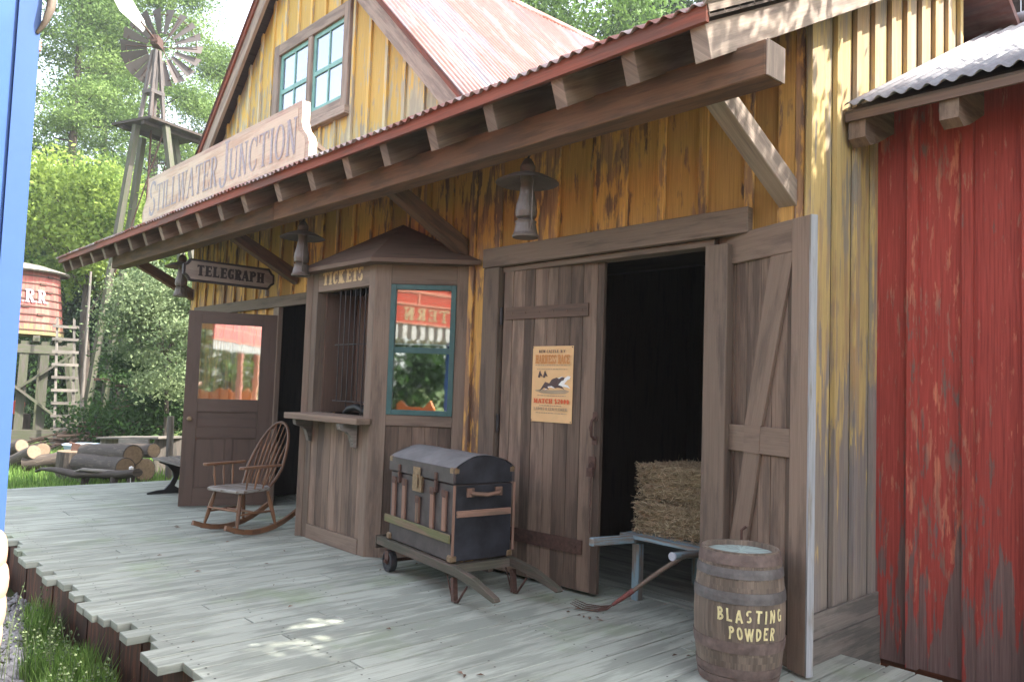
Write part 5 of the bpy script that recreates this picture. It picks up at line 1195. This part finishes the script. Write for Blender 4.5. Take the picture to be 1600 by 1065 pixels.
T_('grey green tree leaning over towards the porch end', 262, 17.5, 3.9, 1.25, .9, 60, 402, 0.043, 'leafgrey', 11, trunk=.07, cs=.5, group=None)
T_('dark low shrub growing behind the plank table', 235, 19, 2.0, 1.5, -.5, 40, 350, 0.056, 'leafdark', 12, trunk=.06, cs=.6, name='shrub', cat='shrub')
T_('dark shrub in the shade under the water tank', 40, 25, 2.6, 1.6, -.5, 40, 350, 0.070, 'leafdark', 15, trunk=.06, cs=.7, name='shrub', cat='shrub')
g2 = 'trees showing over the roof'
T_('bright green tree showing over the corrugated porch roof', 905, 27, 16.5, 3.4, 10.0, 90, 332, 0.098, 'leafmid', 21, group=g2, trunk=.2, cs=1.1)
T_('dark leaved tree at the right of those showing over the porch roof', 1085, 30, 19, 3.6, 11.5, 90, 332, 0.105, 'leafdark', 22, group=g2, cs=1.1)
T_('pine over the porch roof with bits of sky beside it', 985, 36, 23, 3., 12.5, 90, 227, 0.119, 'leafpine', 23, 'pine', group=g2, cs=1.2)
# unseen tree added to shade the deck, and the wood behind the train
tree('unseen tree with a dense low crown, added by the red shed to shade the deck', 0.95, 4.75, 6.0, 1.3, 4.0, 95, 455, 0.049, 'leafmid', 31, trunk=.14, cs=.55)
bpos = ((-9.5, -7.5, 1), (-5.5, -8.5, 2), (-1.5, -7.5, 3), (2.5, -8.5, 4), (7, -8, 5), (10.5, -6.5, 6), (13.5, -4.5, 7), (15.5, -1.5, 8))
bl_ = ('tree behind the train, furthest left', 'tree behind the train, left of the middle', 'tree behind the middle of the train', 'tree behind the train, right of the middle', 'tree behind the train, furthest right', 'tree past the right end of the train, nearest its seats', 'tree past the right end of the train, middle one', 'tree past the right end of the train, beside the track')
for (x, y, s), lb in zip(bpos, bl_):
    tree(lb, x, y, 4.6+.5*(s % 2), 2.1, .2, 40, 110, .13, ('leafdark', 'leafmid')[s % 2], 40+s, group='trees behind the train', cs=.9)
# far wood
rg = np.random.default_rng(77); n = 26000
u = rg.random(n); cx_ = np.empty(n); px_ = rg.uniform(-260, 480, n); D_ = rg.uniform(40, 52, n)
P = []
for a, b in zip(px_, D_): p = at(a, 600, b); P.append((p.x, p.y, 0))
P = np.array(P); hh_ = 7.5+2.5*np.sin(px_*.021)+1.5*np.sin(px_*.057+1); P[:, 2] = -.5+rg.random(n)**.9*hh_
V, Fc, tn = leaves(P, np.clip(.5+.3*np.sin(px_*.11)*np.sin(P[:, 2]*1.7)+rg.normal(0, .15, n), 0, 1), .36, rg); tag(raw('distant_wood', V, Fc, tn, 'leafdark'), kind='stuff')
# brush pile
mb = MB(); bcx = A(195, 665, 19.)
for k in range(150):
    a = random.random()*3.14; l = random.uniform(.4, 1.5); c = bcx+sdir*random.gauss(0, .7)+adir*random.gauss(0, .35); c.z = G0+.1+abs(random.gauss(0, .42))*max(.2, 1-abs((c-bcx).dot(sdir))*.6)
    dd_ = Vector((math.cos(a), math.sin(a), random.uniform(-.25, .45))).normalized(); mb.tube([c-dd_*l/2, c+Vector((0, 0, .03)), c+dd_*l/2], [.03*random.uniform(.4, 1.4), .025, .008], 5)
tag(mb.build('brush_pile', 'brush'), 'heap of dead brown branches at the foot of the windmill', 'brush pile', kind='stuff')
# grass
def grass(name, n, fx, hgt, seed, wd=.006, mat='grass'):
    rg = np.random.default_rng(seed); X, Y = fx(rg, n); kk = ~((X > -8.2) & (Y < (.218+.012*np.sin(X*9))*np.abs(X))); X, Y = X[kk], Y[kk]; n = len(X); Z = np.array([gz(a, b) for a, b in zip(X, Y)])+.01
    h = hgt*rg.uniform(.35, 1.25, n)*(.6+.6*(np.sin(X*5.1)*np.cos(Y*6.3)*.5+.5)); a = rg.random(n)*6.283; ln = rg.uniform(.05, .5, n)*h
    B = np.stack([X, Y, Z], 1); sd_ = np.stack([np.cos(a+1.57), np.sin(a+1.57), 0*a], 1)*wd; dr = np.stack([np.cos(a), np.sin(a), 0*a], 1)
    m = B+dr*(ln*.3)[:, None]+np.array([0, 0, 1])*(h*.6)[:, None]; tp = B+dr*ln[:, None]+np.array([0, 0, 1])*h[:, None]
    V = np.stack([B-sd_, B+sd_, m+sd_*.8, m-sd_*.8, tp+sd_*.1, tp-sd_*.1], 1).reshape(-1, 3); i = np.arange(n)*6
    Fc = np.concatenate([np.stack([i, i+1, i+2, i+3], 1), np.stack([i+3, i+2, i+4, i+5], 1)]); tn = np.clip(rg.normal(.55, .25, n)+.2*np.sin(X*2.3), 0, 1)
    tag(raw(name, V, Fc, np.concatenate([tn, tn]), mat), kind='stuff')
grass('track_side_grass', 30000, lambda rg, n: (rg.uniform(-11, -3.2, n), 1.50-np.abs(rg.normal(0, .36, n))), .23, 3, .0045)
grass('far_grass', 26000, lambda rg, n: (-11.4-rg.random(n)**1.3*8, rg.uniform(.5, 8, n)), .16, 4, .008)
# seed heads near the deck edge
rg = np.random.default_rng(9); mb = MB()
for k in range(46):
    x = rg.uniform(-6.6, -4.2); y = rg.uniform(1.0, 1.42); z = gz(x, y); h = rg.uniform(.28, .5)*(1.4 if k % 9 == 0 else 1); dx, dy = rg.normal(0, .05, 2)
    mb.tube([(x, y, z), (x+dx*.4, y+dy*.4, z+h*.6), (x+dx, y+dy, z+h)], [.0025, .002, .0012], 4, caps=False)
    for j in range(7):
        f = .62+.055*j; mb.lathe([(0, -.008), (.008, 0), (0, .01)], (x+dx*f+rg.normal(0, .014), y+dy*f+rg.normal(0, .014), z+h*f), 5)
tag(mb.build('seeding_weeds', 'leafgrey'), 'pale seeding weeds growing along the ragged front edge of the deck', 'weeds', kind='stuff')
# gravel
rg = np.random.default_rng(12); mb = MB()
for k in range(3600):
    x = rg.uniform(-9, -2.5); y = rg.uniform(.35, 1.05)-.1*abs(math.sin(x*3))
    if k > 900: x = rg.uniform(-8., -4.6); y = abs(x)*rg.uniform(.13, .225)
    y = float(y); s_ = rg.uniform(.012, .035); z = gz(x, y)+s_*.4
    c = [Vector((x, y, z))+Vector(rg.normal(size=3)).normalized()*s_ for _ in range(6)]
    o = Vector((x, y, z)); ax_ = [Vector((s_*rg.uniform(.7, 1.3), 0, 0)), Vector((0, s_*rg.uniform(.7, 1.3), 0)), Vector((0, 0, s_*.7))]
    vs = [o+ax_[0], o+ax_[1], o-ax_[0], o-ax_[1], o+ax_[2], o-ax_[2]]; vs = [v+Vector(rg.normal(size=3))*s_*.18 for v in vs]
    mb._add(vs, [(0, 1, 4), (1, 2, 4), (2, 3, 4), (3, 0, 4), (1, 0, 5), (2, 1, 5), (3, 2, 5), (0, 3, 5)], [[(0, 0)]*3]*8, rg.random())
tag(mb.build('gravel', 'stone'), kind='stuff')
# ================================================================== TRAIN CARRIAGE (the viewer sits in it; seen in the window reflections)
tr = thing('train_carriage', (-1, -.6, -.5), 'open sided excursion carriage with a blue post, only its post showing at the left edge', 'train')
MB().box(-2.268, -2.205, .19, .40, -.5, 2.95).build('post', 'blue', tr, bevel=.008)
MB().box(-2.204, -2.196, .35, .398, -.5, 2.95).build('post_strip', 'bluepale', tr)
for x in (-6.2, -4.6, 1.1, 2.3, 3.6): MB().box(x-.04, x+.04, .28, .40, -.3, 2.8).build('post', 'blue' if x < 0 else 'pinkline', tr)
MB().box(-8, 5, -1.7, .30, 2.80, 2.86).build('roof', 'redgloss', tr)
MB().box(-8, 5, -1.7, .20, -.32, -.25).build('floor', 'dark', tr)
for x0, x1 in ((-8, -2.32), (-.80, 5)):
    MB().box(x0, x1, .385, .415, 2.30, 2.78).build('sign_board', 'redgloss', tr)
    m = MB(); m.box(x0, x1, .416, .425, 2.285, 2.31); m.box(x0, x1, .416, .425, 2.55, 2.575); m.box(x0, x1, .416, .425, 2.72, 2.76)
    xx = x0
    while xx < x1-.1: m.box(xx, xx+.03, .416, .424, 2.576, 2.719); xx += .56
    m.build('moulding', 'pinkline', tr)
    n = int((x1-x0)/.075)
    for col, odd in (('canvasw', 0), ('canvasb', 1)):
        m = MB()
        for k in range(n):
            if k % 2 == odd: a = x0+k*.075; m.prism([(a, 2.284), (a, 2.10), (a+.02, 2.075), (a+.0375, 2.067), (a+.055, 2.075), (a+.075, 2.10), (a+.075, 2.284)], (0, .412-.004*odd, 0), (1, 0, 0), (0, 0, 1), .004)
        m.build('awning', col, tr)
q, wl = text('TERN', .17, .78, T=.2, t=.1, serif=.08, sf=.1, gap=.22)
letters('lettering', 'lettercream', tr, [[(p[0], p[1]) for p in a] for a in q], lambda x, y, o: (-2.42-x, .416+o, 2.345+y))
for i, x in enumerate((-4.3, -3.25, -2.35, 1.5, 2.9)):
    s = thing('bench_seat', (x, -.5, -.25), 'x', 'seat', 'orange seats in the carriage')
    s['label'] = ('orange carriage seat, furthest from the blue post on the left', 'orange carriage seat in the middle left of the carriage', 'orange carriage seat nearest the blue post', 'orange carriage seat behind the viewer', 'orange carriage seat at the right end of the carriage')[i]
    MB().prism([(-.9, .35), (-.9, 1.38), (-.78, 1.44), (-.62, 1.36), (-.2, 1.36), (-.05, 1.46), (.05, 1.36), (.05, .35)], (x, 0, -.25), (0, 1, 0), (0, 0, 1), .03).build('seat_back', 'orange', s)
    MB().box(x-.42, x, -.9, .05, .14, .18).build('seat', 'orange', s)
    MB().box(x-.3, x-.1, -.8, -.05, -.249, .139).build('pedestal', 'iron', s)
MB().tube([(-2.195, .36, 2.02), (-2.14, .37, 2.06), (-2.11, .38, 2.16), (-2.10, .38, 2.32), (-2.16, .38, 2.42)], [.006, .012, .014, .012, .01], 8).build('handrail_bracket', 'slat', tr) if 0 else None
# a small curved bracket high on the post
MB().tube([at(58, 52, 1.93), at(70, 36, 1.93), at(79, 14, 1.93), at(83, -15, 1.94), at(84, -60, 1.94)], [.004, .007, .010, .011, .011], 8).build('bracket', 'pale_timber', tr)
# ================================================================== PASSENGER at the left edge (only the fingertips reach into the view)
def skinmesh(name, pts, edges, mat, parent, root=0, sub=2):
    P = parent_world(parent); me = bpy.data.meshes.new(name); me.from_pydata([tuple(Vector(p[:3])-P) for p in pts], edges, []); me.materials.append(M[mat])
    ob = bpy.data.objects.new(name, me); COL.objects.link(ob); ob.parent = parent
    ob.modifiers.new('skin', 'SKIN')
    sv = me.skin_vertices[0].data
    for i, p in enumerate(pts): sv[i].radius = (p[3], p[3]); sv[i].use_root = (i == root)
    m = ob.modifiers.new('sub', 'SUBSURF'); m.levels = sub; m.render_levels = sub
    for mm in ob.modifiers:
        if mm.type == 'SKIN': mm.use_smooth_shade = True
    return ob
ps = thing('person', (-1.25, -.55, -.25), 'sunlit fingertips of a passenger gripping a rail at the left edge', 'person')
bx, by = -1.2, -.5
pts = [(bx, by, .33, .13), (bx, by, .55, .13), (bx+.0, by, .80, .14), (bx, by-.01, .93, .09), (bx, by, 1.00, .05), (bx, by+.01, 1.08, .075), (bx, by+.02, 1.18, .085), (bx, by+.01, 1.25, .055),
       (bx+.19, by, .89, .055), (bx+.34, by+.14, .80, .045), (bx+.46, by+.38, .95, .038), (bx+.535, by+.545, 1.245, .027),
       (bx-.19, by, .89, .055), (bx-.26, by+.06, .62, .045), (bx-.14, by+.26, .48, .034), (bx-.06, by+.34, .46, .03),
       (bx+.10, by, .28, .09), (bx+.12, by+.42, .30, .07), (bx+.12, by+.46, -.12, .05), (bx+.12, by+.56, -.20, .035),
       (bx-.10, by, .28, .09), (bx-.12, by+.42, .30, .07), (bx-.12, by+.46, -.12, .05), (bx-.12, by+.56, -.20, .035)]
ed = [(0, 1), (1, 2), (2, 3), (3, 4), (4, 5), (5, 6), (6, 7), (3, 8), (8, 9), (9, 10), (10, 11), (3, 12), (12, 13), (13, 14), (14, 15), (0, 16), (16, 17), (17, 18), (18, 19), (0, 20), (20, 21), (21, 22), (22, 23)]
# hand: palm vertices and four stacked fingers reaching round the rail
palm = []
tips = [(860, 25), (906, 27), (950, 23), (988, 18)]
for k, (ty, tx_) in enumerate(tips):
    tip = at(tx_-13, ty, .45); mid = at(-28, ty+3, .445); kn = at(-75, ty+10, .47)
    i = len(pts); pts.append((kn.x, kn.y, kn.z, .0115)); pts.append((mid.x, mid.y, mid.z, .0150)); pts.append((tip.x, tip.y, tip.z, .0148-.0018*(k == 3)))
    ed += [(11, i), (i, i+1), (i+1, i+2)]
th = at(-70, 835, .44); th2 = at(-35, 815, .44); i = len(pts); pts += [(th.x, th.y, th.z, .011), (th2.x, th2.y, th2.z, .009)]; ed += [(11, i), (i, i+1)]
skinmesh('body', pts, ed, 'skin', ps)
skinmesh('shirt', [(bx, by, .38, .155), (bx, by, .6, .15), (bx, by, .80, .155), (bx, by-.01, .92, .10), (bx+.2, by, .89, .07), (bx+.34, by+.14, .80, .062), (bx+.42, by+.30, .89, .055), (bx-.2, by, .89, .07), (bx-.27, by+.06, .62, .06)], [(0, 1), (1, 2), (2, 3), (3, 4), (4, 5), (5, 6), (3, 7), (7, 8)], 'shirt', ps)
skinmesh('trousers', [(bx, by, .36, .15), (bx+.10, by, .28, .11), (bx+.12, by+.42, .30, .085), (bx+.12, by+.46, -.10, .065), (bx-.10, by, .28, .11), (bx-.12, by+.42, .30, .085), (bx-.12, by+.46, -.10, .065)], [(0, 1), (1, 2), (2, 3), (0, 4), (4, 5), (5, 6)], 'trousers', ps)
mb = MB(); mb.lathe([(0, .12), (.05, .11), (.088, .06), (.098, 0), (.092, -.06), (.07, -.09)], (bx, by-.012, 1.17), 20); mb.build('hair', 'hair', ps)
mb = MB(); mb.lathe([(.012, -.01), (.006, .012), (0, .014)], (0, 0, 0), 8) if 0 else mb.tube([(bx, by+.09, 1.17), (bx, by+.118, 1.145)], [.008, .013], 8); mb.build('nose', 'skin', ps)
for sx in (-.032, .032): MB().tube([(bx+sx, by+.088, 1.19), (bx+sx, by+.098, 1.19)], [.012, .008], 8).build('eye', 'letterdark', ps)
MB().tube([(bx-.022, by+.094, 1.115), (bx, by+.098, 1.112), (bx+.022, by+.094, 1.115)], .005, 6).build('mouth', 'inkred', ps)
rp = at(-112, 860, .455); MB().tube([(rp.x, rp.y, .2), (rp.x, rp.y, 1.9)], .009, 10).build('grab_pole', 'iron', tr)
s = thing('bench_seat', (-1.0, -.5, -.25), 'orange carriage seat under the seated passenger', 'seat', 'orange seats in the carriage')
MB().box(-1.5, -.85, -.85, -.1, .14, .18).build('seat', 'orange', s); MB().box(-1.4, -1.0, -.8, -.2, -.249, .139).build('pedestal', 'iron', s)

# ================================================================== HAZE
hz_ = MB(); hz_.box(-75, 40, -14, 70, -1.6, 34); ho = hz_.build('haze', 'stone'); ho.data.materials.clear()
hm = bpy.data.materials.new('haze'); hm.use_nodes = True; hm.node_tree.nodes.clear(); a_ = hm.node_tree.nodes.new('ShaderNodeOutputMaterial'); b_ = hm.node_tree.nodes.new('ShaderNodeVolumePrincipled')
b_.inputs['Color'].default_value = (.93, .96, 1, 1); b_.inputs['Density'].default_value = .0011; b_.inputs['Anisotropy'].default_value = .3; hm.node_tree.links.new(b_.outputs[0], a_.inputs['Volume']); ho.data.materials.append(hm); tag(ho, kind='stuff')
